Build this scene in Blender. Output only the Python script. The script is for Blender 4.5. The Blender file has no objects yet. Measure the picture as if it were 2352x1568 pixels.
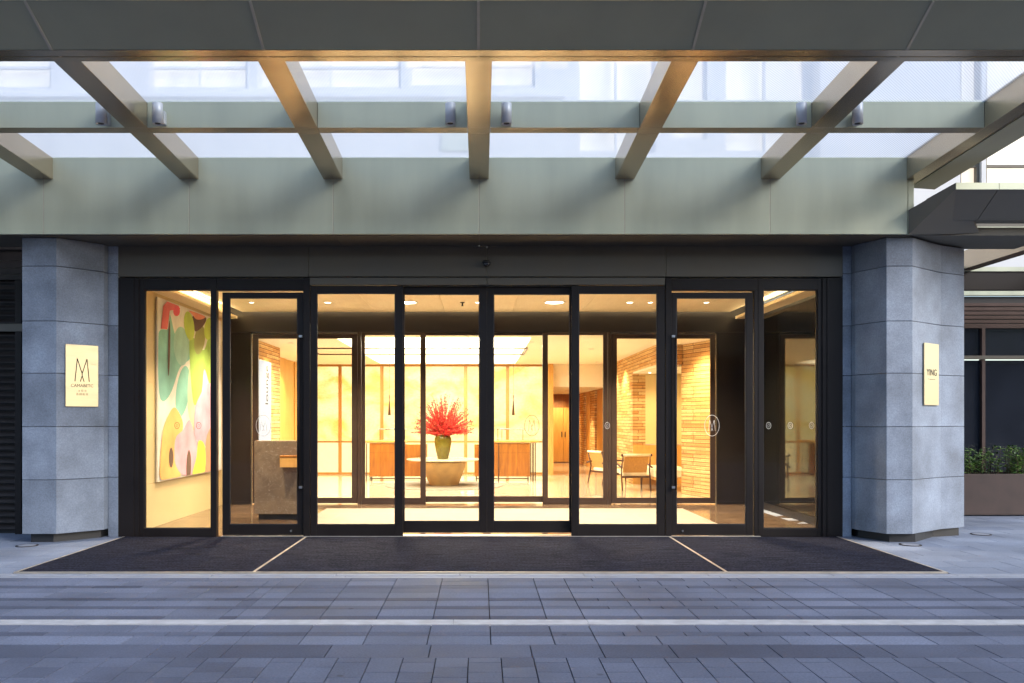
import bpy, bmesh, math, random
from mathutils import Vector, Matrix
random.seed(7)
PI = math.pi
SC = bpy.context.scene
COL = SC.collection
R = math.radians

# ---------------------------------------------------------------- camera
cam_d = bpy.data.cameras.new("camera")
cam = bpy.data.objects.new("camera", cam_d)
COL.objects.link(cam)
cam.location = (0, 0, 1.5)
cam.rotation_euler = (PI / 2, 0, 0)
cam_d.sensor_width = 36
cam_d.lens = 36 * 1904 / 2351
cam_d.shift_x = (1175.5 - 1103) / 2351
cam_d.shift_y = (965 - 784) / 2351
cam_d.clip_start = 0.05
cam_d.clip_end = 600
SC.camera = cam

# ---------------------------------------------------------------- world, sun, exposure
SUN_EL, SUN_AZ = 32.0, 122.0            # compass-like azimuth, 180 = behind the camera
w = bpy.data.worlds.new("World")
SC.world = w
w.use_nodes = True
nt = w.node_tree
bg = nt.nodes["Background"]
sky = nt.nodes.new("ShaderNodeTexSky")
sky.sky_type = 'NISHITA'
sky.sun_disc = False
sky.sun_elevation = R(SUN_EL)
sky.sun_rotation = R(SUN_AZ)
sky.air_density = 1.0
sky.dust_density = 1.2
nt.links.new(sky.outputs[0], bg.inputs[0])
bg.inputs[1].default_value = 0.15
sd = bpy.data.lights.new("sun", 'SUN')
so = bpy.data.objects.new("sun", sd)
COL.objects.link(so)
sd.energy = 1.1
sd.angle = R(25)
sd.color = (1.0, 0.97, 0.93)
az = R(SUN_AZ)
sdir = Vector((math.sin(az) * math.cos(R(SUN_EL)), math.cos(az) * math.cos(R(SUN_EL)), math.sin(R(SUN_EL))))
so.rotation_euler = sdir.to_track_quat('Z', 'Y').to_euler()
SC.view_settings.view_transform = 'Standard'
SC.view_settings.look = 'None'
SC.view_settings.exposure = 1.3
SC.view_settings.gamma = 1.0
SC.view_settings.use_curve_mapping = False
SC.cycles.max_bounces = 10
SC.cycles.transparent_max_bounces = 24
SC.cycles.sample_clamp_indirect = 6.0
SC.cycles.caustics_reflective = False
SC.cycles.caustics_refractive = False

# ---------------------------------------------------------------- measuring: photo position -> metres
F = 1904.0
def wx(px, d): return (px - 1103.0) * d / F
def wz(py, d): return 1.5 + (965.0 - py) * d / F

# ---------------------------------------------------------------- helpers
class MB:
    def __init__(s):
        s.v, s.f, s.m, s.smooth = [], [], [], []
        s.mi = 0
    def add(s, vs, fs, smooth=False):
        n = len(s.v)
        s.v += [tuple(p) for p in vs]
        for f in fs:
            s.f.append([i + n for i in f]); s.m.append(s.mi); s.smooth.append(smooth)
        return s
    def box(s, x0, x1, y0, y1, z0, z1):
        x0, x1 = min(x0, x1), max(x0, x1); y0, y1 = min(y0, y1), max(y0, y1); z0, z1 = min(z0, z1), max(z0, z1)
        vs = [(x, y, z) for z in (z0, z1) for y in (y0, y1) for x in (x0, x1)]
        fs = [(0, 2, 3, 1), (4, 5, 7, 6), (0, 1, 5, 4), (2, 6, 7, 3), (0, 4, 6, 2), (1, 3, 7, 5)]
        return s.add(vs, fs)
    def hexa(s, bottom4, top4):
        return s.add(list(bottom4) + list(top4), [(3, 2, 1, 0), (4, 5, 6, 7), (0, 1, 5, 4), (1, 2, 6, 5), (2, 3, 7, 6), (3, 0, 4, 7)])
    def prism_z(s, poly, z0, z1):            # poly CCW in xy
        n = len(poly)
        vs = [(p[0], p[1], z0) for p in poly] + [(p[0], p[1], z1) for p in poly]
        fs = [tuple(range(n - 1, -1, -1)), tuple(range(n, 2 * n))] + [(i, (i + 1) % n, (i + 1) % n + n, i + n) for i in range(n)]
        return s.add(vs, fs)
    def prism_x(s, poly, x0, x1):            # poly in (y,z), CCW seen from +x
        n = len(poly)
        vs = [(x0, p[0], p[1]) for p in poly] + [(x1, p[0], p[1]) for p in poly]
        fs = [tuple(range(n - 1, -1, -1)), tuple(range(n, 2 * n))] + [(i, (i + 1) % n, (i + 1) % n + n, i + n) for i in range(n)]
        return s.add(vs, fs)
    def prism_y(s, poly, y0, y1):            # poly in (x,z)
        n = len(poly)
        vs = [(p[0], y0, p[1]) for p in poly] + [(p[0], y1, p[1]) for p in poly]
        fs = [tuple(range(n)), tuple(range(2 * n - 1, n - 1, -1))] + [((i + 1) % n, i, i + n, (i + 1) % n + n) for i in range(n)]
        return s.add(vs, fs)
    def lathe(s, cx, cy, prof, seg=32, smooth=True):     # prof list of (r,z)
        vs, fs = [], []
        for r, z in prof:
            for k in range(seg):
                a = 2 * PI * k / seg
                vs.append((cx + r * math.cos(a), cy + r * math.sin(a), z))
        for i in range(len(prof) - 1):
            for k in range(seg):
                k2 = (k + 1) % seg
                fs.append((i * seg + k, i * seg + k2, (i + 1) * seg + k2, (i + 1) * seg + k))
        s.add(vs, fs, smooth)
        n = len(s.v) - len(vs)
        s.f.append([n + k for k in range(seg - 1, -1, -1)]); s.m.append(s.mi); s.smooth.append(False)
        n2 = n + (len(prof) - 1) * seg
        s.f.append([n2 + k for k in range(seg)]); s.m.append(s.mi); s.smooth.append(False)
        return s
    def tube(s, pts, r, seg=8, r2=None):
        pts = [Vector(p) for p in pts]
        n = len(pts); vs, fs = [], []
        for i, p in enumerate(pts):
            d = (pts[min(i + 1, n - 1)] - pts[max(i - 1, 0)]).normalized()
            a = Vector((0, 0, 1)) if abs(d.z) < 0.9 else Vector((1, 0, 0))
            u = d.cross(a).normalized(); v = d.cross(u)
            rr = r if r2 is None else r + (r2 - r) * i / max(1, n - 1)
            for k in range(seg):
                t = 2 * PI * k / seg
                vs.append(p + (u * math.cos(t) + v * math.sin(t)) * rr)
        for i in range(n - 1):
            for k in range(seg):
                k2 = (k + 1) % seg
                fs.append((i * seg + k, (i + 1) * seg + k, (i + 1) * seg + k2, i * seg + k2))
        fs.append(tuple(range(seg))); fs.append(tuple((n - 1) * seg + k for k in range(seg - 1, -1, -1)))
        return s.add(vs, fs, True)
    def frame(s, x0, x1, z0, z1, gx0, gx1, gz0, gz1, y0, y1):
        s.box(x0, gx0, y0, y1, z0, z1); s.box(gx1, x1, y0, y1, z0, z1)
        s.box(gx0, gx1, y0 + .002, y1 - .002, z0, gz0); s.box(gx0, gx1, y0 + .002, y1 - .002, gz1, z1)
        return s
    def build(s, name, mats, parent=None, bevel=0.0):
        me = bpy.data.meshes.new(name)
        me.from_pydata(s.v, [], s.f)
        if not isinstance(mats, (list, tuple)): mats = [mats]
        for m in mats: me.materials.append(m)
        me.polygons.foreach_set("material_index", s.m)
        me.polygons.foreach_set("use_smooth", s.smooth)
        bm = bmesh.new(); bm.from_mesh(me)
        bmesh.ops.recalc_face_normals(bm, faces=bm.faces); bm.to_mesh(me); bm.free()
        me.update()
        o = bpy.data.objects.new(name, me)
        COL.objects.link(o)
        if parent is not None:
            o.parent = parent
            o.matrix_parent_inverse = Matrix.Translation(parent.location).inverted() if parent.parent is None else Matrix.Identity(4)
            if parent.parent is not None:
                o.matrix_parent_inverse = (parent.parent.matrix_basis @ parent.matrix_parent_inverse @ parent.matrix_basis).inverted() if False else Matrix.Identity(4)
        if bevel:
            b = o.modifiers.new("bevel", 'BEVEL'); b.width = bevel; b.segments = 2; b.limit_method = 'ANGLE'
            b.harden_normals = False
        return o

def tag(o, label=None, cat=None, group=None, kind=None):
    if label: o['label'] = label
    if cat: o['category'] = cat
    if group: o['group'] = group
    if kind: o['kind'] = kind
    return o
def thing(name, label, cat, loc=(0, 0, 0), group=None):
    o = bpy.data.objects.new(name, None)
    COL.objects.link(o); o.location = loc; o.empty_display_size = .2
    return tag(o, label, cat, group)
def struct(name, mb, m, bevel=0.0):
    o = mb.build(name, m, None, bevel); o['kind'] = 'structure'; return o
def copy_tree(o, parent=None):
    c = o.copy(); COL.objects.link(c)
    if parent is not None: c.parent = parent
    for ch in o.children: copy_tree(ch, c)
    return c
def text_mesh(body, size, extrude=0.001, align='CENTER'):
    cu = bpy.data.curves.new("lettering", 'FONT')
    cu.body = body; cu.size = size; cu.align_x = align; cu.align_y = 'CENTER'; cu.extrude = extrude
    o = bpy.data.objects.new("lettering", cu); COL.objects.link(o)
    bpy.context.view_layer.update()
    dg = bpy.context.evaluated_depsgraph_get()
    me = bpy.data.meshes.new_from_object(o.evaluated_get(dg))
    bpy.data.objects.remove(o)
    return me

# ---------------------------------------------------------------- materials
def nodes(name):
    m = bpy.data.materials.new(name); m.use_nodes = True
    nt = m.node_tree; b = nt.nodes["Principled BSDF"]
    return m, nt, b
def N(nt, t, **kw):
    n = nt.nodes.new(t)
    for k, v in kw.items(): setattr(n, k, v)
    return n
def mat(name, col, rough=.5, metal=0.0, var=.12, scale=6.0, bump=0.0, bscale=60.0, stretch=(1, 1, 1), spec=.5, rvar=.08, detail=6):
    m, nt, b = nodes(name)
    tc = N(nt, "ShaderNodeTexCoord"); mp = N(nt, "ShaderNodeMapping"); mp.inputs['Scale'].default_value = stretch
    nt.links.new(tc.outputs['Object'], mp.inputs[0])
    no = N(nt, "ShaderNodeTexNoise"); no.inputs['Scale'].default_value = scale; no.inputs['Detail'].default_value = detail
    nt.links.new(mp.outputs[0], no.inputs['Vector'])
    cr = N(nt, "ShaderNodeMapRange"); cr.inputs[1].default_value = .3; cr.inputs[2].default_value = .7
    cr.inputs[3].default_value = 1 - var; cr.inputs[4].default_value = 1 + var
    nt.links.new(no.outputs[0], cr.inputs[0])
    mx = N(nt, "ShaderNodeVectorMath", operation='SCALE'); mx.inputs[0].default_value = col[:3]
    nt.links.new(cr.outputs[0], mx.inputs['Scale'])
    nt.links.new(mx.outputs[0], b.inputs['Base Color'])
    rr = N(nt, "ShaderNodeMapRange"); rr.inputs[1].default_value = .3; rr.inputs[2].default_value = .7
    rr.inputs[3].default_value = max(0, rough - rvar); rr.inputs[4].default_value = min(1, rough + rvar)
    nt.links.new(no.outputs[0], rr.inputs[0]); nt.links.new(rr.outputs[0], b.inputs['Roughness'])
    b.inputs['Metallic'].default_value = metal
    b.inputs['Specular IOR Level'].default_value = spec
    if bump:
        n2 = N(nt, "ShaderNodeTexNoise"); n2.inputs['Scale'].default_value = bscale; n2.inputs['Detail'].default_value = 4
        nt.links.new(mp.outputs[0], n2.inputs['Vector'])
        bp = N(nt, "ShaderNodeBump"); bp.inputs['Strength'].default_value = bump; bp.inputs['Distance'].default_value = .01
        nt.links.new(n2.outputs[0], bp.inputs['Height']); nt.links.new(bp.outputs[0], b.inputs['Normal'])
    return m
def emis(name, col, strength, var=0.0, scale=4.0, base=(.3, .3, .3), stretch=(1, 1, 1), col2=None):
    m, nt, b = nodes(name)
    b.inputs['Base Color'].default_value = (*base, 1); b.inputs['Roughness'].default_value = .5
    b.inputs['Emission Strength'].default_value = strength
    if var:
        tc = N(nt, "ShaderNodeTexCoord"); mp = N(nt, "ShaderNodeMapping"); mp.inputs['Scale'].default_value = stretch
        no = N(nt, "ShaderNodeTexNoise"); no.inputs['Scale'].default_value = scale; no.inputs['Detail'].default_value = 8
        nt.links.new(tc.outputs['Object'], mp.inputs[0]); nt.links.new(mp.outputs[0], no.inputs['Vector'])
        cr = N(nt, "ShaderNodeMapRange"); cr.inputs[1].default_value = .3; cr.inputs[2].default_value = .7
        cr.inputs[3].default_value = 1 - var; cr.inputs[4].default_value = 1 + var
        nt.links.new(no.outputs[0], cr.inputs[0])
        mx = N(nt, "ShaderNodeVectorMath", operation='SCALE'); mx.inputs[0].default_value = col
        nt.links.new(cr.outputs[0], mx.inputs['Scale']); nt.links.new(mx.outputs[0], b.inputs['Emission Color'])
        if col2:
            n2 = N(nt, "ShaderNodeTexNoise"); n2.inputs['Scale'].default_value = 1.1; n2.inputs['Detail'].default_value = 10; n2.inputs['Distortion'].default_value = .8
            nt.links.new(mp.outputs[0], n2.inputs['Vector'])
            c2 = N(nt, "ShaderNodeMapRange"); c2.inputs[1].default_value = .4; c2.inputs[2].default_value = .66; nt.links.new(n2.outputs[0], c2.inputs[0])
            mc = N(nt, "ShaderNodeMix", data_type='RGBA'); mc.inputs[6].default_value = (*col, 1); mc.inputs[7].default_value = (*col2, 1)
            nt.links.new(c2.outputs[0], mc.inputs[0]); nt.links.new(mc.outputs[2], mx.inputs[0])
    else:
        b.inputs['Emission Color'].default_value = (*col, 1)
    return m
def schlick(nt, f0, power=5.0):
    lw = N(nt, "ShaderNodeLayerWeight"); lw.inputs[0].default_value = .5
    pw = N(nt, "ShaderNodeMath", operation='POWER'); pw.inputs[1].default_value = power
    nt.links.new(lw.outputs['Facing'], pw.inputs[0])
    ma = N(nt, "ShaderNodeMath", operation='MULTIPLY_ADD'); ma.inputs[1].default_value = 1 - f0; ma.inputs[2].default_value = f0
    nt.links.new(pw.outputs[0], ma.inputs[0])
    return ma
def glass(name, tint=(1, 1, 1), ior=1.45, rough=0.0, dark=0.0):
    m = bpy.data.materials.new(name); m.use_nodes = True
    nt = m.node_tree; nt.nodes.clear()
    out = N(nt, "ShaderNodeOutputMaterial"); mix = N(nt, "ShaderNodeMixShader")
    tr = N(nt, "ShaderNodeBsdfTransparent"); tr.inputs[0].default_value = (*tint, 1)
    gl = N(nt, "ShaderNodeBsdfGlossy"); gl.inputs['Roughness'].default_value = rough; gl.inputs[0].default_value = (.95, .97, 1, 1)
    fr = schlick(nt, ((ior - 1) / (ior + 1)) ** 2)
    nt.links.new(fr.outputs[0], mix.inputs[0]); nt.links.new(tr.outputs[0], mix.inputs[1]); nt.links.new(gl.outputs[0], mix.inputs[2])
    nt.links.new(mix.outputs[0], out.inputs[0])
    return m
def frit_glass(name):
    m = bpy.data.materials.new(name); m.use_nodes = True
    nt = m.node_tree; nt.nodes.clear()
    out = N(nt, "ShaderNodeOutputMaterial")
    tr = N(nt, "ShaderNodeBsdfTransparent"); tr.inputs[0].default_value = (.93, .96, 1, 1)
    tl = N(nt, "ShaderNodeBsdfTranslucent"); tl.inputs[0].default_value = (.92, .95, 1, 1)
    df = N(nt, "ShaderNodeBsdfDiffuse"); df.inputs[0].default_value = (.8, .84, .9, 1)
    gl = N(nt, "ShaderNodeBsdfGlossy"); gl.inputs['Roughness'].default_value = .03
    m1 = N(nt, "ShaderNodeMixShader"); m1.inputs[0].default_value = .25
    nt.links.new(tl.outputs[0], m1.inputs[1]); nt.links.new(df.outputs[0], m1.inputs[2])
    tc = N(nt, "ShaderNodeTexCoord"); mp = N(nt, "ShaderNodeMapping"); mp.inputs['Rotation'].default_value = (0, 0, R(45))
    nt.links.new(tc.outputs['Object'], mp.inputs[0])
    wv = N(nt, "ShaderNodeTexWave"); wv.inputs['Scale'].default_value = 14; wv.inputs['Distortion'].default_value = .15
    nt.links.new(mp.outputs[0], wv.inputs[0])
    no = N(nt, "ShaderNodeTexNoise"); no.inputs['Scale'].default_value = 1.3; nt.links.new(tc.outputs['Object'], no.inputs['Vector'])
    ml = N(nt, "ShaderNodeMath", operation='MULTIPLY_ADD'); ml.inputs[1].default_value = .12; ml.inputs[2].default_value = .30
    nt.links.new(wv.outputs['Fac'], ml.inputs[0])
    m2 = N(nt, "ShaderNodeMixShader"); nt.links.new(ml.outputs[0], m2.inputs[0])
    nt.links.new(tr.outputs[0], m2.inputs[1]); nt.links.new(m1.outputs[0], m2.inputs[2])
    fr = schlick(nt, .01)
    m3 = N(nt, "ShaderNodeMixShader"); nt.links.new(fr.outputs[0], m3.inputs[0])
    nt.links.new(m2.outputs[0], m3.inputs[1]); nt.links.new(gl.outputs[0], m3.inputs[2])
    nt.links.new(m3.outputs[0], out.inputs[0])
    return m
def paver_mat(name, a, b_, rough=.6, bump=.25):
    m, nt, b = nodes(name)
    at = N(nt, "ShaderNodeAttribute"); at.attribute_name = "tone"
    tc = N(nt, "ShaderNodeTexCoord")
    no = N(nt, "ShaderNodeTexNoise"); no.inputs['Scale'].default_value = 1.1; no.inputs['Detail'].default_value = 5
    n2 = N(nt, "ShaderNodeTexNoise"); n2.inputs['Scale'].default_value = 70; n2.inputs['Detail'].default_value = 5
    nt.links.new(tc.outputs['Object'], no.inputs['Vector']); nt.links.new(tc.outputs['Object'], n2.inputs['Vector'])
    mix = N(nt, "ShaderNodeMix", data_type='RGBA')
    mix.inputs[6].default_value = (*a, 1); mix.inputs[7].default_value = (*b_, 1)
    nt.links.new(at.outputs['Fac'], mix.inputs[0])
    ad = N(nt, "ShaderNodeMath", operation='MULTIPLY'); nt.links.new(no.outputs[0], ad.inputs[0]); nt.links.new(n2.outputs[0], ad.inputs[1])
    mr = N(nt, "ShaderNodeMapRange"); mr.inputs[1].default_value = .12; mr.inputs[2].default_value = .4; mr.inputs[3].default_value = .74; mr.inputs[4].default_value = 1.26
    nt.links.new(ad.outputs[0], mr.inputs[0])
    mx = N(nt, "ShaderNodeVectorMath", operation='SCALE'); nt.links.new(mix.outputs[2], mx.inputs[0]); nt.links.new(mr.outputs[0], mx.inputs['Scale'])
    vo = N(nt, "ShaderNodeTexVoronoi"); vo.inputs['Scale'].default_value = 1.9; nt.links.new(tc.outputs['Object'], vo.inputs['Vector'])
    vr = N(nt, "ShaderNodeMapRange"); vr.inputs[1].default_value = .025; vr.inputs[2].default_value = .05; vr.inputs[3].default_value = .6; vr.inputs[4].default_value = 1
    nt.links.new(vo.outputs['Distance'], vr.inputs[0])
    n3 = N(nt, "ShaderNodeTexNoise"); n3.inputs['Scale'].default_value = .45; n3.inputs['Detail'].default_value = 9; n3.inputs['Roughness'].default_value = .7
    nt.links.new(tc.outputs['Object'], n3.inputs['Vector'])
    v3 = N(nt, "ShaderNodeMapRange"); v3.inputs[1].default_value = .35; v3.inputs[2].default_value = .62; v3.inputs[3].default_value = .82; v3.inputs[4].default_value = 1.12
    nt.links.new(n3.outputs[0], v3.inputs[0])
    vm = N(nt, "ShaderNodeMath", operation='MULTIPLY'); nt.links.new(vr.outputs[0], vm.inputs[0]); nt.links.new(v3.outputs[0], vm.inputs[1])
    mz = N(nt, "ShaderNodeVectorMath", operation='SCALE'); nt.links.new(mx.outputs[0], mz.inputs[0]); nt.links.new(vm.outputs[0], mz.inputs['Scale'])
    nt.links.new(mz.outputs[0], b.inputs['Base Color']); b.inputs['Specular IOR Level'].default_value = .3
    rr = N(nt, "ShaderNodeMapRange"); rr.inputs[1].default_value = .3; rr.inputs[2].default_value = .7; rr.inputs[3].default_value = rough - .15; rr.inputs[4].default_value = rough + .12
    nt.links.new(no.outputs[0], rr.inputs[0]); nt.links.new(rr.outputs[0], b.inputs['Roughness'])
    bp = N(nt, "ShaderNodeBump"); bp.inputs['Strength'].default_value = bump; bp.inputs['Distance'].default_value = .006
    nt.links.new(n2.outputs[0], bp.inputs['Height']); nt.links.new(bp.outputs[0], b.inputs['Normal'])
    return m
def wood(name, a, b_, scale=(1, 1, .12), rough=.45, sc=14):
    m, nt, b = nodes(name)
    tc = N(nt, "ShaderNodeTexCoord"); mp = N(nt, "ShaderNodeMapping"); mp.inputs['Scale'].default_value = scale
    no = N(nt, "ShaderNodeTexNoise"); no.inputs['Scale'].default_value = sc; no.inputs['Detail'].default_value = 8; no.inputs['Distortion'].default_value = .6
    nt.links.new(tc.outputs['Object'], mp.inputs[0]); nt.links.new(mp.outputs[0], no.inputs['Vector'])
    mr = N(nt, "ShaderNodeMapRange"); mr.inputs[1].default_value = .3; mr.inputs[2].default_value = .7
    nt.links.new(no.outputs[0], mr.inputs[0])
    mix = N(nt, "ShaderNodeMix", data_type='RGBA'); mix.inputs[6].default_value = (*a, 1); mix.inputs[7].default_value = (*b_, 1)
    nt.links.new(mr.outputs[0], mix.inputs[0]); nt.links.new(mix.outputs[2], b.inputs['Base Color'])
    b.inputs['Roughness'].default_value = rough
    return m
def marble(name):
    m, nt, b = nodes(name)
    tc = N(nt, "ShaderNodeTexCoord")
    no = N(nt, "ShaderNodeTexNoise"); no.inputs['Scale'].default_value = 3; no.inputs['Detail'].default_value = 6; no.inputs['Distortion'].default_value = 1.5
    nt.links.new(tc.outputs['Object'], no.inputs['Vector'])
    vo = N(nt, "ShaderNodeTexNoise"); vo.inputs['Scale'].default_value = 5.0; vo.inputs['Detail'].default_value = 3; vo.inputs['Distortion'].default_value = 2.5
    nt.links.new(tc.outputs['Object'], vo.inputs['Vector'])
    ab = N(nt, "ShaderNodeMath", operation='SUBTRACT'); ab.inputs[1].default_value = .5; nt.links.new(vo.outputs[0], ab.inputs[0])
    a2 = N(nt, "ShaderNodeMath", operation='ABSOLUTE'); nt.links.new(ab.outputs[0], a2.inputs[0])
    mr = N(nt, "ShaderNodeMapRange"); mr.inputs[1].default_value = 0; mr.inputs[2].default_value = .006; mr.inputs[3].default_value = .75; mr.inputs[4].default_value = 0
    nt.links.new(a2.outputs[0], mr.inputs[0])
    m1 = N(nt, "ShaderNodeMix", data_type='RGBA'); m1.inputs[6].default_value = (.11, .078, .052, 1); m1.inputs[7].default_value = (.27, .20, .135, 1)
    nt.links.new(no.outputs[0], m1.inputs[0])
    m2 = N(nt, "ShaderNodeMix", data_type='RGBA'); m2.inputs[7].default_value = (.5, .45, .38, 1)
    nt.links.new(mr.outputs[0], m2.inputs[0]); nt.links.new(m1.outputs[2], m2.inputs[6])
    nt.links.new(m2.outputs[2], b.inputs['Base Color']); b.inputs['Roughness'].default_value = .25
    return m
def blocks(name, a, b_, axis='YZ', bw=.55, rh=.16):
    m, nt, b = nodes(name)
    tc = N(nt, "ShaderNodeTexCoord"); sp = N(nt, "ShaderNodeSeparateXYZ"); cb = N(nt, "ShaderNodeCombineXYZ")
    nt.links.new(tc.outputs['Object'], sp.inputs[0])
    ax = N(nt, "ShaderNodeMath", operation='ADD'); nt.links.new(sp.outputs[0], ax.inputs[0]); nt.links.new(sp.outputs[1], ax.inputs[1])
    nt.links.new(ax.outputs[0], cb.inputs[0]); nt.links.new(sp.outputs[2], cb.inputs[1])
    br = N(nt, "ShaderNodeTexBrick"); br.inputs['Scale'].default_value = 1; br.inputs['Brick Width'].default_value = bw
    br.inputs['Row Height'].default_value = rh; br.inputs['Mortar Size'].default_value = .006; br.inputs['Bias'].default_value = 0
    br.inputs['Color1'].default_value = (*a, 1); br.inputs['Color2'].default_value = (*b_, 1); br.inputs['Mortar'].default_value = (.20, .08, .02, 1)
    br.offset = .37; br.squash = 1.6; br.squash_frequency = 3
    nt.links.new(cb.outputs[0], br.inputs['Vector'])
    b2 = N(nt, "ShaderNodeTexBrick"); b2.inputs['Scale'].default_value = 1; b2.inputs['Brick Width'].default_value = .21
    b2.inputs['Row Height'].default_value = .04; b2.inputs['Mortar Size'].default_value = .003
    b2.inputs['Color1'].default_value = (1, 1, 1, 1); b2.inputs['Color2'].default_value = (.7, .66, .6, 1); b2.inputs['Mortar'].default_value = (.45, .4, .35, 1)
    nt.links.new(cb.outputs[0], b2.inputs['Vector'])
    mu = N(nt, "ShaderNodeMix", data_type='RGBA', blend_type='MULTIPLY'); mu.inputs[0].default_value = .9
    nt.links.new(br.outputs[0], mu.inputs[6]); nt.links.new(b2.outputs[0], mu.inputs[7])
    nt.links.new(mu.outputs[2], b.inputs['Base Color']); b.inputs['Roughness'].default_value = .75
    bp = N(nt, "ShaderNodeBump"); bp.inputs['Strength'].default_value = .7; bp.inputs['Distance'].default_value = .03
    nt.links.new(mu.outputs[2], bp.inputs['Height']); nt.links.new(bp.outputs[0], b.inputs['Normal'])
    return m

def mat_rand(*a, **k):
    m = mat(*a, **k); nt = m.node_tree; b = nt.nodes["Principled BSDF"]
    src = b.inputs['Base Color'].links[0].from_socket
    oi = N(nt, "ShaderNodeObjectInfo"); mr = N(nt, "ShaderNodeMapRange"); mr.inputs[3].default_value = .84; mr.inputs[4].default_value = 1.14
    nt.links.new(oi.outputs['Random'], mr.inputs[0])
    mx = N(nt, "ShaderNodeVectorMath", operation='SCALE'); nt.links.new(src, mx.inputs[0]); nt.links.new(mr.outputs[0], mx.inputs['Scale'])
    tc = N(nt, "ShaderNodeTexCoord"); n2 = N(nt, "ShaderNodeTexNoise"); n2.inputs['Scale'].default_value = 55; n2.inputs['Detail'].default_value = 3
    nt.links.new(tc.outputs['Object'], n2.inputs['Vector'])
    m2 = N(nt, "ShaderNodeMapRange"); m2.inputs[1].default_value = .3; m2.inputs[2].default_value = .7; m2.inputs[3].default_value = .86; m2.inputs[4].default_value = 1.14
    nt.links.new(n2.outputs[0], m2.inputs[0])
    my = N(nt, "ShaderNodeVectorMath", operation='SCALE'); nt.links.new(mx.outputs[0], my.inputs[0]); nt.links.new(m2.outputs[0], my.inputs['Scale'])
    nt.links.new(my.outputs[0], b.inputs['Base Color'])
    return m
M = {}
M['bronze'] = mat('dark bronze metal', (.013, .009, .008), .5, .0, .10, 3, .02, 200, spec=.3)
M['bronze_in'] = mat('inner bronze metal', (.04, .024, .018), .5, .0, .10, 3, spec=.3)
M['header'] = mat('header metal panel', (.125, .110, .085), .5, .1, .06, 2)
M['beam'] = mat('canopy beam metal', (.52, .43, .32), .25, .9, .04, 2.5, rvar=.02, detail=2)
M['fascia'] = mat('champagne metal', (.56, .58, .43), .42, .25, .07, 2.2, .015, 150, stretch=(1.5, 1, .25))
M['soffit'] = mat('edge soffit metal', (.36, .355, .25), .6, .0, .07, 2)
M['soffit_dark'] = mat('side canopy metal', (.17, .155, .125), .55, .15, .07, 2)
M['strip'] = mat('joint strip metal', (.52, .47, .36), .5, .3)
M['joint'] = mat('joint dark', (.30, .30, .27), .7)
M['granite'] = mat_rand('grey granite', (.225, .262, .325), .72, 0, .30, 2.2, .35, 130, rvar=.1, detail=12)
M['granite_core'] = mat('granite joint', (.07, .075, .085), .9)
M['plinth'] = mat('black plinth stone', (.02, .02, .022), .5)
M['brass'] = mat('brushed brass plate', (.60, .51, .33), .36, .7, .05, 3, .03, 300, stretch=(1, 1, 20))
M['ink'] = mat('engraved black', (.015, .012, .01), .6)
M['trim'] = mat('pale metal trim', (.58, .52, .45), .4, .6)
M['glass'] = glass('clear glass', (.97, .985, .97), 1.28)
M['glass_in'] = glass('inner clear glass', (.98, .98, .96), 1.2)
M['frit'] = frit_glass('fritted canopy glass')
M['darkglass'] = mat('dark reflecting window', (.020, .023, .032), .05, 0, .2, 2, .05, 3, spec=1.0, rvar=.02)
M['mirror'] = mat('smoked mirror panel', (.05, .05, .045), .05, .85, .1, 1, rvar=.02)
M['etch'] = mat('white etched film', (.75, .75, .72), .6)
M['etchdark'] = mat('grey etched film', (.10, .07, .04), .6)
M['steel'] = mat('brushed steel', (.55, .55, .55), .3, .9)
M['spot'] = mat('silver lamp housing', (.66, .67, .67), .4, .2)
M['facade'] = mat('pale facade panel', (.66, .65, .64), .7, 0, .08, .8)
M['louvre'] = mat('brown louvre', (.035, .027, .024), .5, .2)
M['louvre_red'] = mat('red brown slats', (.07, .038, .032), .5, .1)
M['planter'] = mat('rusted planter metal', (.065, .042, .036), .6, .1, .18, 5)
M['paver'] = paver_mat('slate pavers', (.052, .060, .092), (.138, .160, .226), .78)
M['slab'] = paver_mat('pale granite slabs', (.17, .20, .27), (.26, .295, .37), .65, .15)
M['grout'] = mat('grout', (.012, .013, .018), .9)
M['white'] = mat('white stone line', (.37, .375, .40), .7, 0, .18, 9, .3, 120)
M['kerb'] = mat('pale kerb stone', (.26, .28, .33), .6, 0, .12, 6, .2, 100)
M['vfloor'] = mat('brown polished stone', (.13, .085, .055), .12, 0, .2, 3)
M['lfloor'] = mat('cream polished stone', (.60, .52, .40), .07, 0, .02, 1.5, rvar=.01)
M['rug'] = mat('pale wool rug', (.225, .19, .15), .9, 0, .10, 2.2, .3, 60, stretch=(1, 4, 1))
M['vwall'] = mat('limestone wall', (.66, .52, .27), .6, 0, .05, 1.5)
M['vdark'] = mat('dark panel wall', (.012, .008, .006), .5, 0, .12, 2, spec=.3)
M['vceil'] = wood('pale timber ceiling', (.80, .66, .44), (.86, .72, .50), (1, .15, 1), .55)
M['lceil'] = mat('cream ceiling', (.80, .74, .62), .8, 0, .02, 1)
M['wood'] = wood('desk walnut', (.22, .07, .005), (.36, .13, .010))
M['wood_lt'] = wood('light oak', (.55, .28, .07), (.66, .36, .10))
M['wood_dk'] = wood('chair wood', (.05, .018, .008), (.10, .035, .012))
M['cream'] = mat('cream leather', (.80, .68, .50), .55)
M['cane'] = mat('woven cane', (.50, .26, .07), .7, 0, .2, 40, .4, 80)
M['stone_tbl'] = mat('travertine bowl', (.62, .40, .17), .6, 0, .14, 5, .2, 40)
M['tbltop'] = mat('table top', (.55, .48, .36), .2)
M['vase'] = mat('olive glazed vase', (.13, .11, .015), .12, 0, .25, 9)
M['red'] = mat('red blossom', (.45, .004, .004), .7, 0, .3, 20)
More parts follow.
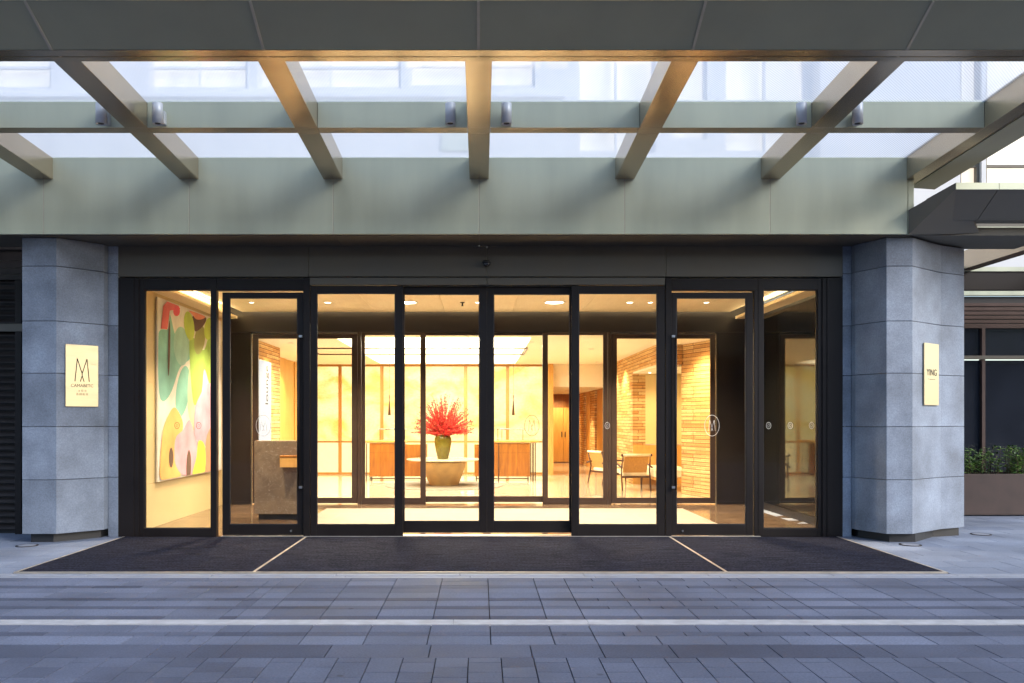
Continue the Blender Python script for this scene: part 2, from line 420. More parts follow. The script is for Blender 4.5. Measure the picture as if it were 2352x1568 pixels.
M['orange'] = mat('orange twig', (.38, .05, .012), .6)
M['marble'] = marble('brown marble')
M['blocks'] = blocks('stacked timber block wall', (.66, .34, .11), (.84, .60, .30), bw=.62, rh=.075)
M['gold_panel'] = emis('backlit onyx', (1.0, .89, .46), .54, .20, 14, (.17, .12, .03), (1, 1, 1.6), (.90, .58, .12))
M['wood_md'] = wood('amber oak frame', (.34, .15, .03), (.44, .21, .05))
M['gold_low'] = emis('backlit onyx low', (1.0, .86, .48), .50, .06, 9, (.3, .22, .08))
M['skyl'] = emis('luminous ceiling', (1.0, .90, .72), 6.5)
M['cove'] = emis('cove light', (1.0, .80, .50), 9.0)
M['lamp'] = emis('lamp lens', (1.0, .88, .68), 7.0)
M['poster'] = emis('lit poster', (.62, .74, 1.0), .34, base=(.1, .1, .1))
M['warmwin'] = emis('curtained lit window', (1.0, .84, .68), .42, .22, 1.2, (.6, .55, .5), (3, 1, .3))
M['leafA'] = mat('leaf green', (.055, .13, .022), .45, 0, .3, 30)
M['leafB'] = mat('leaf light green', (.12, .21, .03), .45, 0, .3, 30)
M['stem'] = mat('stem', (.10, .075, .04), .8)
M['opp'] = mat('dark grey render', (.07, .07, .075), .8)
M['soil'] = mat('soil', (.02, .015, .01), .9)
# ribbed mat
def mat_ribs():
    m, nt, b = nodes('ribbed entrance mat')
    tc = N(nt, "ShaderNodeTexCoord"); mp = N(nt, "ShaderNodeMapping"); mp.inputs['Scale'].default_value = (.6, 9, 1)
    no = N(nt, "ShaderNodeTexNoise"); no.inputs['Scale'].default_value = 5; no.inputs['Detail'].default_value = 8
    nt.links.new(tc.outputs['Object'], mp.inputs[0]); nt.links.new(mp.outputs[0], no.inputs['Vector'])
    n2 = N(nt, "ShaderNodeTexNoise"); n2.inputs['Scale'].default_value = 45; n2.inputs['Detail'].default_value = 6
    nt.links.new(tc.outputs['Object'], n2.inputs['Vector'])
    mm = N(nt, "ShaderNodeMath", operation='MULTIPLY'); nt.links.new(no.outputs[0], mm.inputs[0]); nt.links.new(n2.outputs[0], mm.inputs[1])
    mr = N(nt, "ShaderNodeMapRange"); mr.inputs[1].default_value = .15; mr.inputs[2].default_value = .38
    nt.links.new(mm.outputs[0], mr.inputs[0])
    mix = N(nt, "ShaderNodeMix", data_type='RGBA'); mix.inputs[6].default_value = (.004, .005, .010, 1); mix.inputs[7].default_value = (.058, .060, .095, 1)
    nt.links.new(mr.outputs[0], mix.inputs[0]); nt.links.new(mix.outputs[2], b.inputs['Base Color'])
    wv = N(nt, "ShaderNodeTexWave"); wv.bands_direction = 'Y'; wv.inputs['Scale'].default_value = 18
    nt.links.new(tc.outputs['Object'], wv.inputs[0])
    bp = N(nt, "ShaderNodeBump"); bp.inputs['Strength'].default_value = 1.0; bp.inputs['Distance'].default_value = .012
    nt.links.new(wv.outputs['Fac'], bp.inputs['Height']); nt.links.new(bp.outputs[0], b.inputs['Normal'])
    b.inputs['Roughness'].default_value = .95; b.inputs['Specular IOR Level'].default_value = .1
    return m
M['mat'] = mat_ribs()

# ================================================================ GROUND
g = MB(); g.box(-60, 60, -40, 40, -.3, -.012); struct('ground', g, M['grout'])

class Pav:
    def __init__(s): s.v, s.f, s.t = [], [], []
    def slab(s, x0, x1, y0, y1, tone, gap=.004):
        gap = gap * .75; x0 += gap; x1 -= gap; y0 += gap; y1 -= gap
        if x1 - x0 < .01 or y1 - y0 < .01: return
        dz = [random.uniform(-.0012, .0012) for _ in range(4)]
        n = len(s.v); c = .0015
        s.v += [(x0, y0, -.012), (x1, y0, -.012), (x1, y1, -.012), (x0, y1, -.012),
                (x0 + c, y0 + c, dz[0]), (x1 - c, y0 + c, dz[1]), (x1 - c, y1 - c, dz[2]), (x0 + c, y1 - c, dz[3])]
        for f in ((4, 5, 6, 7), (0, 1, 5, 4), (1, 2, 6, 5), (2, 3, 7, 6), (3, 0, 4, 7)):
            s.f.append([n + i for i in f]); s.t.append(tone)
    def build(s, name, m):
        me = bpy.data.meshes.new(name); me.from_pydata(s.v, [], s.f); me.materials.append(m)
        a = me.attributes.new("tone", 'FLOAT', 'FACE'); a.data.foreach_set("value", s.t)
        me.update(); o = bpy.data.objects.new(name, me); COL.objects.link(o); o['kind'] = 'structure'
        return o
p = Pav()
def row(y0, y1, wide, base, offs):
    """one course: bays with straight joints between them, as in the street"""
    bays = [(-12.2, -4.56), (-4.56, -1.86), (-1.86, .79), (.79, 2.43), (2.43, 5.4), (5.4, 12.2)]
    for bi, (a, b) in enumerate(bays):
        x = a
        first = True
        while x < b - .01:
            wd = wide
            if first and bi in (2, 4): wd = .21
            elif first: wd = wide * offs
            first = False
            xe = min(b, x + wd)
            if b - xe < .07: xe = b
            p.slab(x, xe, y0, y1, max(0, min(1, base + random.gauss(0, .11))), .0035)
            x = xe
rows = [(7.896, 7.74, .43, .62, .6), (7.74, 7.52, .43, .75, 1), (7.52, 7.418, .43, .25, .5), (7.418, 7.21, .43, .66, 1), (7.21, 7.0, .43, .72, 1),
        (7.0, 6.90, .43, .12, .45), (6.90, 6.696, .43, .7, 1), (6.696, 6.596, .43, .15, .55), (6.596, 6.36, .43, .72, 1), (6.36, 6.25, .43, .22, 1),
        (6.077, 5.877, .43, .55, .8), (5.877, 5.77, .43, .22, .5), (5.77, 5.546, .43, .72, 1)]
for y1, y0, wdt, base, offs in rows: row(y0, y1, wdt, base, offs)
row(5.24, 5.546, .66, .18, .7)
x = -12.2; ci = 0
while x < 12.2:
    y = 5.24
    ln = .10 if ci % 2 else .20
    while y > -8:
        L = ln if ln == .10 else random.choice([.2, .2, .2, .3])
        p.slab(x, x + .2055, y - L, y, max(0, min(1, .40 + random.gauss(0, .09))), .003)
        y -= L; ln = .20
    x += .2055; ci += 1
p.build('pavement', M['paver'])
s2 = Pav()
for sx in (-1, 1):
    y = 8.09; k = 0
    while y < 14.6:
        x = 4.608; wdt = .6
        x_end = 12.2
        xx = x + (.3 if k % 2 else 0)
        if k % 2: s2.slab(*(sorted((sx * x, sx * xx))), y, y + .36, random.uniform(.3, .8), .0025)
        while xx < x_end:
            s2.slab(*(sorted((sx * xx, sx * (xx + wdt)))), y, y + .36, max(0, min(1, random.gauss(.55, .2))), .0025)
            xx += wdt
        y += .36; k += 1
s2.build('paved_terrace', M['slab'])
g = MB()
for k in range(25): g.box(-12.2 + k, -11.203 + k, 6.092, 6.236, -.012, .002)
struct('white_ground_line', g, M['white'])
g = MB()
xx = -12.2
while xx < 12.2:
    g.box(xx + .002, min(12.2, xx + 1.2) - .002, 7.99, 8.085, -.012, .006); g.box(xx + .102, min(12.2, xx + 1.3) - .002, 7.905, 7.985, -.012, -.001); xx += 1.2
struct('kerb_strip', g, M['kerb'], .004)

# entrance mat
t = thing('entrance_mat', 'wide charcoal ribbed mat with pale metal strips in front of the glass doors', 'doormat', (0, 9.4, 0))
xs = [-4.585, -2.24, 2.43, 4.59]
for i in range(3):
    g = MB(); g.box(xs[i] + .014, xs[i + 1] - .014, 8.215, 10.66, -.01, .004); g.build('mat_panel', M['mat'], t)
for x0 in xs:
    g = MB(); g.box(x0 - .013, x0 + .013, 8.19, 10.66, -.01, .007); g.build('metal_strip', M['trim'], t, .001)
g = MB(); g.box(xs[0] - .013, xs[-1] + .013, 8.166, 8.1885, -.01, .007); g.build('metal_strip', M['trim'], t, .001)

# inspection covers
for i, (px, py, lab) in enumerate([(62, 1253, 'round metal floor cover in the paving before the left column'),
                                   (2090, 1251, 'round metal floor cover in the paving before the right column'),
                                   (2252, 1227, 'round metal floor cover in the paving right of the right column')]):
    d = 1.5 * F / (py - 965)
    t = thing('floor_cover', lab, 'floor cover', (wx(px, d), d, 0))
    g = MB(); g.lathe(wx(px, d), d, [(.125, -.01), (.125, .006), (.112, .008), (.108, .006)], 32); g.build('rim', M['bronze'], t)
    g = MB(); g.lathe(wx(px, d), d, [(.10, -.01), (.10, .0065)], 32); g.build('lid', M['kerb'], t)

# ================================================================ CANOPY
SL = .05
def zb(y): return 4.41 + SL * (10.02 - y)
BX = [-8.80, -7.04, -5.28, -3.52, -1.78, -.016, 1.742, 3.50]
t = thing('glass_canopy', 'large metal canopy with fritted glass roof over the entrance', 'canopy', (0, 8.5, 3.75))
canopy = t
YF, YB, YM0, YM1 = 7.05, 10.02, 8.47, 8.61
for bx in BX:
    g = MB(); h = .115
    for (a, b) in ((YF, YM0), (YM1, YB)):
        g.hexa([(bx - h, a, zb(a)), (bx + h, a, zb(a)), (bx + h, b, zb(b)), (bx - h, b, zb(b))],
               [(bx - h, a, zb(a) + .26), (bx + h, a, zb(a) + .26), (bx + h, b, zb(b) + .26), (bx - h, b, zb(b) + .26)])
    # node piece across the cross beam
    a, b = YM0, YM1
    g.hexa([(bx - h, a, zb(a)), (bx + h, a, zb(a)), (bx + h, b, zb(b)), (bx - h, b, zb(b))],
           [(bx - h, a, zb(a) + .26), (bx + h, a, zb(a) + .26), (bx + h, b, zb(b) + .26), (bx - h, b, zb(b) + .26)])
    g.build('rafter', M['beam'], t, .003)
# cross beam segments between rafters
edges = BX + [5.15]
for i in range(len(BX)):
    x0 = BX[i] + .118; x1 = (BX[i + 1] - .118) if i + 1 < len(BX) else 5.147
    g = MB(); g.hexa([(x0, YM0 + .004, zb(YM0) + .002), (x1, YM0 + .004, zb(YM0) + .002), (x1, YM1, zb(YM1) + .002), (x0, YM1, zb(YM1) + .002)],
                     [(x0, YM0 + .004, zb(YM0) + .285), (x1, YM0 + .004, zb(YM0) + .285), (x1, YM1, zb(YM1) + .275), (x0, YM1, zb(YM1) + .275)])
    g.mi = 1
    g.add([(x0, YM0 + .003, zb(YM0) + .003), (x1, YM0 + .003, zb(YM0) + .003), (x1, YM0 + .003, zb(YM0) + .284), (x0, YM0 + .003, zb(YM0) + .284)], [(0, 1, 2, 3)])
    g.build('cross_beam', [M['beam'], M['fascia']], t, 0)
# glass panes
for i in range(len(BX)):
    x0 = BX[i] + .05; x1 = (BX[i + 1] - .05) if i + 1 < len(BX) else 5.2
    for (a, b) in ((YF - .05, YM0 + .05), (YM1 - .05, YB + .05)):
        g = MB(); o1, o2 = .264, .276
        g.hexa([(x0, a, zb(a) + o1), (x1, a, zb(a) + o1), (x1, b, zb(b) + o1), (x0, b, zb(b) + o1)],
               [(x0, a, zb(a) + o2), (x1, a, zb(a) + o2), (x1, b, zb(b) + o2), (x0, b, zb(b) + o2)])
        g.build('glass_pane', M['frit'], t)
# front edge profile in panels
fx = [-10.6] + BX + [5.84]
for i in range(len(fx) - 1):
    x0, x1 = fx[i] + .004, fx[i + 1] - .004
    if i == 0: x0 = fx[0]
    xe = 5.84 if i == len(fx) - 2 else x1
    zf = 4.555
    g = MB(); g.prism_x([(7.05, zf), (7.05, 4.95), (6.42, 4.95), (6.41, 4.74), (6.80, zf - .012), (6.90, zf - .008)], x0, x1)
    g.build('edge_panel', M['soffit'], t, .002)
    g = MB(); g.box(x0, x1, 6.392, 6.408, 4.742, 4.948); g.build('edge_cap', M['fascia'], t)
for bx in BX:
    g = MB(); g.prism_x([(7.045, zf - .003), (7.045, zf + .01), (6.84, zf + .01), (6.45, 4.75), (6.4065, 4.75), (6.4065, 4.736), (6.797, zf - .0155), (6.90, zf - .011)], bx - .011, bx + .011); g.build('joint_strip', M['strip'], t)
g = MB(); g.box(-10.6, 5.8, 6.95, 7.03, 4.5425, 4.55); g.build('soffit_strip', M['beam'], t)
g = MB(); g.box(-10.6, 5.8, 6.812, 6.925, 4.5385, 4.5415); g.build('soffit_strip', M['beam'], t)
g = MB(); g.prism_x([(7.04, 4.562), (7.04, 4.94), (6.43, 4.94), (6.424, 4.747), (6.808, 4.558)], -10.6, 5.82); g.build('core', M['joint'], t)
# back fascia in panels with open joints
for i in range(len(fx) - 1):
    x0, x1 = fx[i] + .004, (fx[i + 1] if i < len(fx) - 2 else 5.165) - .004
    g = MB(); g.box(x0, x1, 10.02, 10.06, 3.75, 4.68); g.build('fascia_panel', M['fascia'], t, .003)
g = MB(); g.box(5.171, 5.24, 10.024, 10.06, 3.75, 4.43); g.build('fascia_panel', M['fascia'], t, .003)
g = MB(); g.box(-10.6, 5.23, 10.066, 10.74, 3.765, 3.79); g.build('core', M['joint'], t)
g = MB(); g.box(-10.6, 5.23, 10.066, 10.16, 3.795, 4.66); g.build('core', M['joint'], t)
for bx in BX:
    g = MB(); g.box(bx - .0045, bx + .0045, 10.022, 10.0655, 3.752, 4.67); g.build('joint_strip', M['strip'], t)
# soffit behind the fascia
for i in range(len(fx) - 1):
    x0, x1 = fx[i] + .003, (fx[i + 1] if i < len(fx) - 2 else 5.24) - .003
    g = MB(); g.box(x0, x1, 10.066, 10.72, 3.742, 3.762); g.build('soffit_panel', M['header'], t)
# end beam on the right (same profile turned along the depth)
g = MB()
ya, yb_ = 6.41, 10.02
g.hexa([(5.15, 6.9, zb(6.9)), (5.33, 6.9, zb(6.9)), (5.33, 10.30, zb(10.3)), (5.15, 10.02, zb(10.02))],
       [(5.15, 6.9, zb(6.9) + .29), (5.33, 6.9, zb(6.9) + .29), (5.33, 10.30, zb(10.3) + .29), (5.15, 10.02, zb(10.02) + .29)])
g.build('end_beam', M['beam'], t, .003)
g = MB()
g.hexa([(5.335, 6.85, zb(6.85) - .01), (5.345, 6.85, zb(6.85) - .01), (5.345, 10.30, zb(10.3) - .01), (5.335, 10.30, zb(10.3) - .01)],
       [(5.335, 6.85, zb(6.85) + .30), (5.86, 6.45, zb(6.85) + .30), (5.86, 10.72, zb(10.3) + .30), (5.335, 10.30, zb(10.3) + .30)])
n = len(g.v) - 8
# lower outer edge bulges out to form the sloping underside
g.v[n + 1] = (5.86, 6.45, zb(6.45) + .10); g.v[n + 2] = (5.86, 10.70, zb(10.7) + .10)
g.build('end_beam', M['soffit'], t, .003)

# cylinder spotlights on the cross beam
def spotlight(px, label):
    x = wx(px, 8.36); r = .052
    t = thing('wall_spotlight', label, 'spotlight', (x, 8.36, 4.48), 'cylinder spotlights on the canopy cross beam')
    g = MB(); z0, z1 = 4.487, 4.695
    g.lathe(x, 8.36, [(r * .8, z0 + .03), (r * .82, z0), (r, z0), (r, z1 - .004), (r - .004, z1)], 28); g.build('housing', M['spot'], t)
    g = MB(); g.box(x + .008, x + .05, 8.41, 8.47, 4.51, 4.64); g.build('bracket', M['spot'], t, .003)
    g = MB(); g.lathe(x, 8.36, [(r * .55, z0 + .004), (r * .5, z0 + .026)], 20); g.build('lens', M['ink'], t)
for px, lab in ((232, 'silver cylinder spotlight just left of the leftmost full rafter'), (362, 'silver cylinder spotlight just right of the leftmost full rafter'),
                (1034, 'silver cylinder spotlight just left of the central rafter'), (1163, 'silver cylinder spotlight just right of the central rafter'),
                (1840, 'silver cylinder spotlight just left of the second rafter from the right edge'), (1969, 'silver cylinder spotlight partly hidden behind the last rafter on the right')):
    spotlight(px, lab)

# side canopy on the right
t = thing('side_canopy', 'lower metal canopy reaching out to the right behind the stone column', 'canopy', (7, 10, 3.8))
for (x0, x1) in ((5.44, 5.93), (5.936, 7.7), (7.706, 9.5), (9.506, 12.2)):
    g = MB(); g.prism_x([(9.9, 3.89), (10.12, 3.90), (10.12, 4.20), (9.51, 4.22), (9.5, 4.145)], x0, x1); g.build('edge_panel', M['soffit_dark'], t, .002)
    g = MB(); g.box(x0, x1, 9.484, 9.498, 4.142, 4.218); g.build('edge_cap', M['fascia'], t)
g = MB(); g.box(5.445, 12.2, 10.122, 10.13, 3.96, 4.19); g.build('inner_face', M['fascia'], t)
def hull(name, pts, m, par):
    bm = bmesh.new(); vs = [bm.verts.new(p) for p in pts]; bmesh.ops.convex_hull(bm, input=vs)
    for v in [v for v in bm.verts if not v.link_faces]: bm.verts.remove(v)
    me = bpy.data.meshes.new(name); bm.to_mesh(me); bm.free(); me.materials.append(m)
    o = bpy.data.objects.new(name, me); COL.objects.link(o); o.parent = par; o.matrix_parent_inverse = Matrix.Translation(par.location).inverted(); return o
hull('end_cheek', [(5.437, 9.5, 4.218), (5.437, 9.5, 4.143), (5.42, 9.9, 3.888), (5.17, 10.012, 3.745), (5.17, 10.012, 4.04), (5.56, 9.56, 4.212), (5.56, 10.1, 4.19), (5.62, 9.92, 3.886), (6.1, 10.138, 3.79), (5.3, 10.138, 3.762), (5.3, 10.138, 4.10)], M['soffit_dark'], t)
g = MB(); g.box(5.26, 7.05, 10.14, 10.95, 3.76, 3.86); g.build('soffit_panel', M['soffit_dark'], t, .002)
g = MB(); g.box(5.44, 12.2, 10.97, 11.10, 3.90, 4.06); g.build('cross_beam', M['fascia'], t, .002)
g = MB(); g.box(5.44, 12.2, 10.99, 11.09, 4.063, 4.32); g.build('cross_beam', M['header'], t, .002)
for xb in (7.38, 9.2, 11.0):
    g = MB(); g.box(xb, xb + .2, 10.135, 10.965, 3.81, 4.09); g.box(xb, xb + .2, 11.105, 12.82, 3.81, 4.09); g.build('rafter', M['beam'], t, .002)
g = MB(); g.box(6.4, 12.2, 12.83, 12.95, 3.52, 3.80); g.build('rear_beam', M['bronze'], t, .002)
g = MB(); g.box(6.4, 12.2, 12.81, 12.95, 3.803, 3.87); g.build('edge_cap', M['fascia'], t)

# ================================================================ STONE COLUMNS
def column(poly, label, zs):
    cx = sum(q[0] for q in poly) / len(poly); cy = sum(q[1] for q in poly) / len(poly)
    t = thing('stone_column', label, 'column', (cx, cy, 0), 'granite columns flanking the entrance')
    def inset(d):
        out = []
        for x, y in poly:
            v = Vector((cx - x, cy - y)); 
            out.append((x + (d if x < cx else -d), y + (d if y < cy else 0)))
        return out
    g = MB(); g.prism_z(inset(.012), zs[0] + .01, zs[-1]); g.build('core', M['granite_core'], t)
    for a, b in zip(zs[:-1], zs[1:]):
        g = MB(); g.prism_z(poly, a + .003, b - .003); g.build('stone_course', M['granite'], t, .005)
    g = MB(); g.prism_z(inset(.07), 0, zs[0] + .005); g.build('plinth', M['plinth'], t)
    return t
zs = [.105, .77, 1.42, 2.076, 2.715, 3.387, 3.74]
pl = [(-5.61, 10.15), (-5.19, 10.15), (-4.79, 10.55), (-4.79, 11.0), (-5.61, 11.0)]
pr = [(4.97, 10.15), (5.29, 10.15), (5.885, 10.60), (6.30, 10.80), (6.30, 11.3), (4.775, 11.3), (4.775, 10.57)]
c1 = column(pl, 'grey granite column carrying the brass plate with the large letter M', zs)
c2 = column(pr, 'grey granite column carrying the narrow brass plate at the right of the doors', zs)
# narrow stone returns beside the doors
for (x0, x1, lab) in ((-4.785, -4.66, 'narrow granite strip between left column and dark door jamb'), (4.66, 4.77, 'narrow granite strip between dark door jamb and right column')):
    t = thing('stone_pilaster', lab, 'pilaster', ((x0 + x1) / 2, 10.8, 0))
    for a, b in zip([0.0] + zs[1:-1], zs[1:]):
        g = MB(); g.box(x0, x1, 10.66, 11.0, a + .003, b - .003); g.build('stone_course', M['granite'], t, .003)

# brass plates
def plate(px0, px1, py0, py1, A, B, label, lines):
    """A,B = the two plan points of the stone face that carries it"""
    A = Vector(A); B = Vector(B)
    def hit(px):
        k = (px - 1103.0) / F       # x = k*y on the line A + s(B-A)
        s_ = (k * A.y - A.x) / ((B.x - A.x) - k * (B.y - A.y))
        return A + (B - A) * s_
    a, b = hit(px0), hit(px1)
    u = (B - A).normalized(); n = Vector((u.y, -u.x))
    if n.y > 0: n = -n
    c = (a + b) / 2; wd = (b - a).length
    z1 = wz(py0, a.y); z0 = wz(py1, a.y)
    t = thing('brass_plate', label, 'sign', (c.x + n.x * .01, c.y + n.y * .01, (z0 + z1) / 2))
    ang = math.atan2(u.y, u.x)
    t.rotation_euler = (0, 0, ang)
    h = (z1 - z0)
    def bl(name, mb, m, bev=0):
        o = mb.build(name, m, None, bev); o.parent = t; return o
    g = MB(); g.box(-wd / 2, wd / 2, -.014, 0, -h / 2, h / 2); bl('plate', g, M['brass'], .002)
    g = MB(); g.box(-wd / 2 + .02, wd / 2 - .02, 0, .02, -h / 2 + .02, h / 2 - .02); bl('backing', g, M['plinth'])
    for kind, val, size, zz in lines:
        if kind == 'text':
            me = text_mesh(val, size); me.materials.append(M['ink'])
            o = bpy.data.objects.new('lettering', me); COL.objects.link(o); o.parent = t
            o.location = (0, -.0155, zz); o.rotation_euler = (PI / 2, 0, 0)
        else:
            g = MB()
            for (x0, y0), (x1, y1) in val:
                g.tube([(x0, -.015, y0), (x1, -.015, y1)], size, 6)
            bl('emblem', g, M['ink'])
    return t
def emblem_M(s, cz, wide=.5):
    pts = lambda a, b: ((a[0] * s * wide, cz + a[1] * s), (b[0] * s * wide, cz + b[1] * s))
    L = [((-1, -1), (-.68, 1)), ((-.68, 1), (.0, -.3)), ((0, -.3), (.0, -.48)), ((0, -.48), (.27, -1)),
         ((0, -.48), (-.25, -1)), ((1, -1), (.68, 1)), ((.68, 1), (0, -.3))]
    return [pts(a, b) for a, b in L]
plate(149, 224, 790, 933, (-5.19, 10.15), (-4.79, 10.55), 'brass plate engraved with a large M emblem on the left column', [
    ('lines', emblem_M(.142, .07, .60), .0048, 0), ('text', 'CAMABETC', .052, -.125), ('text', 'ョ 日 ヨ', .030, -.188), ('text', '百 回 区 日', .030, -.232)])
plate(2118, 2151, 787, 930, (5.29, 10.15), (5.885, 10.60), 'narrow brass plate engraved YING on the right column', [
    ('text', 'YING', .115, .02), ('lines', [((-.10, -.06), (-.085, -.06)), ((-.06, -.062), (.09, -.062))], .003, 0)])

# ================================================================ OUTER ENTRANCE (door plane y=10.70)
D1 = 10.70
def X1(px): return wx(px, D1)
def Z1(py): return wz(py, D1)
ent = thing('glass_entrance', 'dark bronze framed glass entrance with sliding and swing doors', 'entrance', (0, D1, 0))
def part(name, g, m, par, bev=0, label=None):
    o = g.build(name, m, par, bev)
    if par.parent is not None: o.matrix_parent_inverse = Matrix.Identity(4)
    if label: o['label'] = label
    return o
for (a, b) in ((268, 310), (1897, 1936)):
    g = MB(); g.box(X1(a), X1(b) - .003, D1 - .03, D1 + .16, 0, 3.335); part('jamb', g, M['bronze'], ent, .003)
hz0, hz1 = 3.350, 3.742
hx = [X1(268), X1(710), X1(1118), X1(1528), X1(1936)]
for a, b in zip(hx[:-1], hx[1:]):
    g = MB(); g.box(a + .003, b - .003, D1 - .03, D1 + .05, hz0, hz1); part('header_panel', g, M['header'], ent, .002)
g = MB(); g.box(hx[0], hx[-1], D1 + .052, D1 + .2, 3.24, hz1); part('header_core', g, M['joint'], ent)
for a, b in ((X1(713), X1(1117)), (X1(1119), X1(1525))):
    g = MB(); g.box(a, b, D1 - .045, D1 + .05, 3.243, 3.334); part('track_cover', g, M['header'], ent, .002)
for px0, px1 in ((697, 712), (1528, 1541)):
    g = MB(); g.box(X1(px0), X1(px1), D1 - .02, D1 + .12, 0, 3.334); part('post', g, M['bronze'], ent, .002)
def glazed(name, x0, x1, z0, z1, gx0, gx1, gz0, gz1, y0, y1, par, m, mg, bead=True):
    fr = MB(); fr.frame(x0, x1, z0, z1, gx0, gx1, gz0, gz1, y0, y1)
    o = part(name, fr, m, par, .002)
    ym = (y0 + y1) / 2
    g = MB(); g.box(gx0 + .001, gx1 - .001, ym - .005, ym + .005, gz0 + .001, gz1 - .001)
    part('pane', g, mg, o)
    if bead:
        g = MB(); b = .012
        g.frame(gx0 + .0005, gx1 - .0005, gz0 + .0005, gz1 - .0005, gx0 + b, gx1 - b, gz0 + b, gz1 - b, ym - .02, ym - .007)
        part('glazing_bead', g, M['plinth'], o)
    return o, ym
def oval(g, x, y, z, a, b, r, seg=36):
    pts = [(x + a * math.cos(2 * PI * k / seg), y, z + b * math.sin(2 * PI * k / seg)) for k in range(seg + 1)]
    g.tube(pts, r, 5)
def m_logo(par, x, y, z, s, m, r=.003):
    g = MB(); oval(g, x, y, z, s * .70, s, r)
    for (x0, z0), (x1, z1) in emblem_M(s * .52, 0, .62): g.tube([(x + x0, y, z + z0), (x + x1, y, z + z1)], r * .85, 5)
    part('etched_logo', g, m, par)
def small_logo(par, x, y, z, m):
    g = MB(); oval(g, x, y, z, .030, .042, .003, 20); oval(g, x, y, z, .011, .022, .002, 12); part('etched_logo', g, m, par)
zl = Z1(977)
# fixed side windows
for (a, b, ga, gb, logos) in ((310, 497, 330, 484, (404, 454)), (1741, 1897, 1753, 1878, (1767, 1817, 1866))):
    o, ym = glazed('side_window', X1(a), X1(b), 0, 3.33, X1(ga), X1(gb), Z1(1214), Z1(665), D1, D1 + .09, ent, M['bronze'], M['glass'])
    for l in logos: small_logo(o, X1(l), ym - .007, zl, M['etch'] if a > 1000 else M['etchdark'])
    g = MB(); g.box(X1(a) - .004 if a < 1000 else X1(b) - .055, X1(a) + .055 if a < 1000 else X1(b) + .004, D1 - .018, D1 - .003, .0, 3.33); part('cover_strip', g, M['bronze'], ent, .002)
# transoms above the swing doors
for a, b in ((498, 696), (1542, 1740)):
    g = MB(); g.box(X1(a), X1(b), D1, D1 + .09, 3.175, 3.33); part('transom', g, M['bronze'], ent, .002)
# swing doors
for (a, b, ga, gb, hxp) in ((510, 695.5, 526, 683, 687), (1542.5, 1729.5, 1553, 1714, 1549)):
    o, ym = glazed('swing_door', X1(a), X1(b), .016, 3.152, X1(ga), X1(gb), Z1(1205), Z1(683), D1 + .01, D1 + .065, ent, M['bronze'], M['glass'])
    g = MB(); hxw = X1(hxp)
    g.tube([(hxw, D1 - .055, Z1(1124)), (hxw, D1 - .055, Z1(767))], .014, 10); part('pull_handle', g, M['bronze'], o)
    g = MB()
    sgn = 1 if a < 1000 else -1
    for py in (773, 1118):
        g = MB(); g.prism_x([(D1 - .066, Z1(py) - .014), (D1 - .044, Z1(py) - .014), (D1 - .044, Z1(py) + .014), (D1 - .066, Z1(py) + .014)], min(hxw - sgn * .006, hxw + sgn * .05), max(hxw - sgn * .006, hxw + sgn * .05))
        part('handle_bracket', g, M['steel'], o, .001)
        g = MB(); g.box(hxw + sgn * .028, hxw + sgn * .046, D1 - .0435, D1 + .01, Z1(py) - .01, Z1(py) + .01); part('handle_stud', g, M['steel'], o)
    g = MB(); lx = X1(668 if a < 1000 else 1567); g.prism_y([(lx + .014 * math.cos(k * PI / 8), .072 + .014 * math.sin(k * PI / 8)) for k in range(16)], D1 - .002, D1 + .012); part('lock', g, M['steel'], o)
    m_logo(o, X1(603.5 if a < 1000 else 1636), ym - .009, zl, .135, M['etch'])
g = MB(); g.box(X1(1732), X1(1741) - .001, D1 + .004, D1 + .09, 0, 3.174); part('post', g, M['bronze'], ent, .002)
# sliding doors: outer two fixed leaves in front, centre two set back with a floor gap
for (a, b, ga, gb, fy, z0, gz0) in ((713, 925, 727, 908, D1 - .01, .0, 1205), (1312, 1527, 1328, 1509, D1 - .01, .0, 1205),
                                   (911, 1117.95, 926, 1101, D1 + .062, .042, 1199), (1118.05, 1327, 1133, 1310, D1 + .062, .042, 1199)):
    o, ym = glazed('sliding_door', X1(a), X1(b), z0, 3.235, X1(ga), X1(gb), Z1(gz0), Z1(673), fy, fy + .055, ent, M['bronze'], M['glass'])
    if a == 1118.05: m_logo(o, X1(1222), ym - .009, zl, .135, M['etchdark'])
    if a == 1312: small_logo(o, X1(1394.5), ym - .009, zl, M['etch'])
g = MB(); g.box(X1(508), X1(1745), D1 - .035, D1 + .14, -.01, .009); part('threshold', g, M['trim'], ent, .002)
# dome camera on the header
t = thing('dome_camera', 'small black dome camera at the middle of the header panel', 'security camera', (X1(1117), D1 - .06, Z1(607)))
g = MB(); g.lathe(X1(1117), D1 - .085, [(.03, 3.545), (.054, 3.54), (.056, 3.515), (.05, 3.512)], 28); g.build('housing', M['plinth'], t)
g = MB(); g.lathe(X1(1117), D1 - .085, [(.05, 3.511), (.046, 3.495), (.034, 3.478), (.016, 3.469), (.002, 3.467)], 28); g.build('dome', M['darkglass'], t)

# ================================================================ VESTIBULE shell (structure)
D2 = 14.80
XL, XR = -4.58, 4.78
g = MB(); g.box(XL, XR, 10.84, 24.0, -.2, .0); 
g2 = MB(); g2.box(XL - .2, XR + .2, 10.72, D2 + .12, -.2, 0.0); struct('vestibule_floor', g2, M['vfloor'])
g2 = MB(); g2.box(-6, 8, D2 + .125, 30.5, -.2, 0.0); struct('lobby_floor', g2, M['lfloor'])
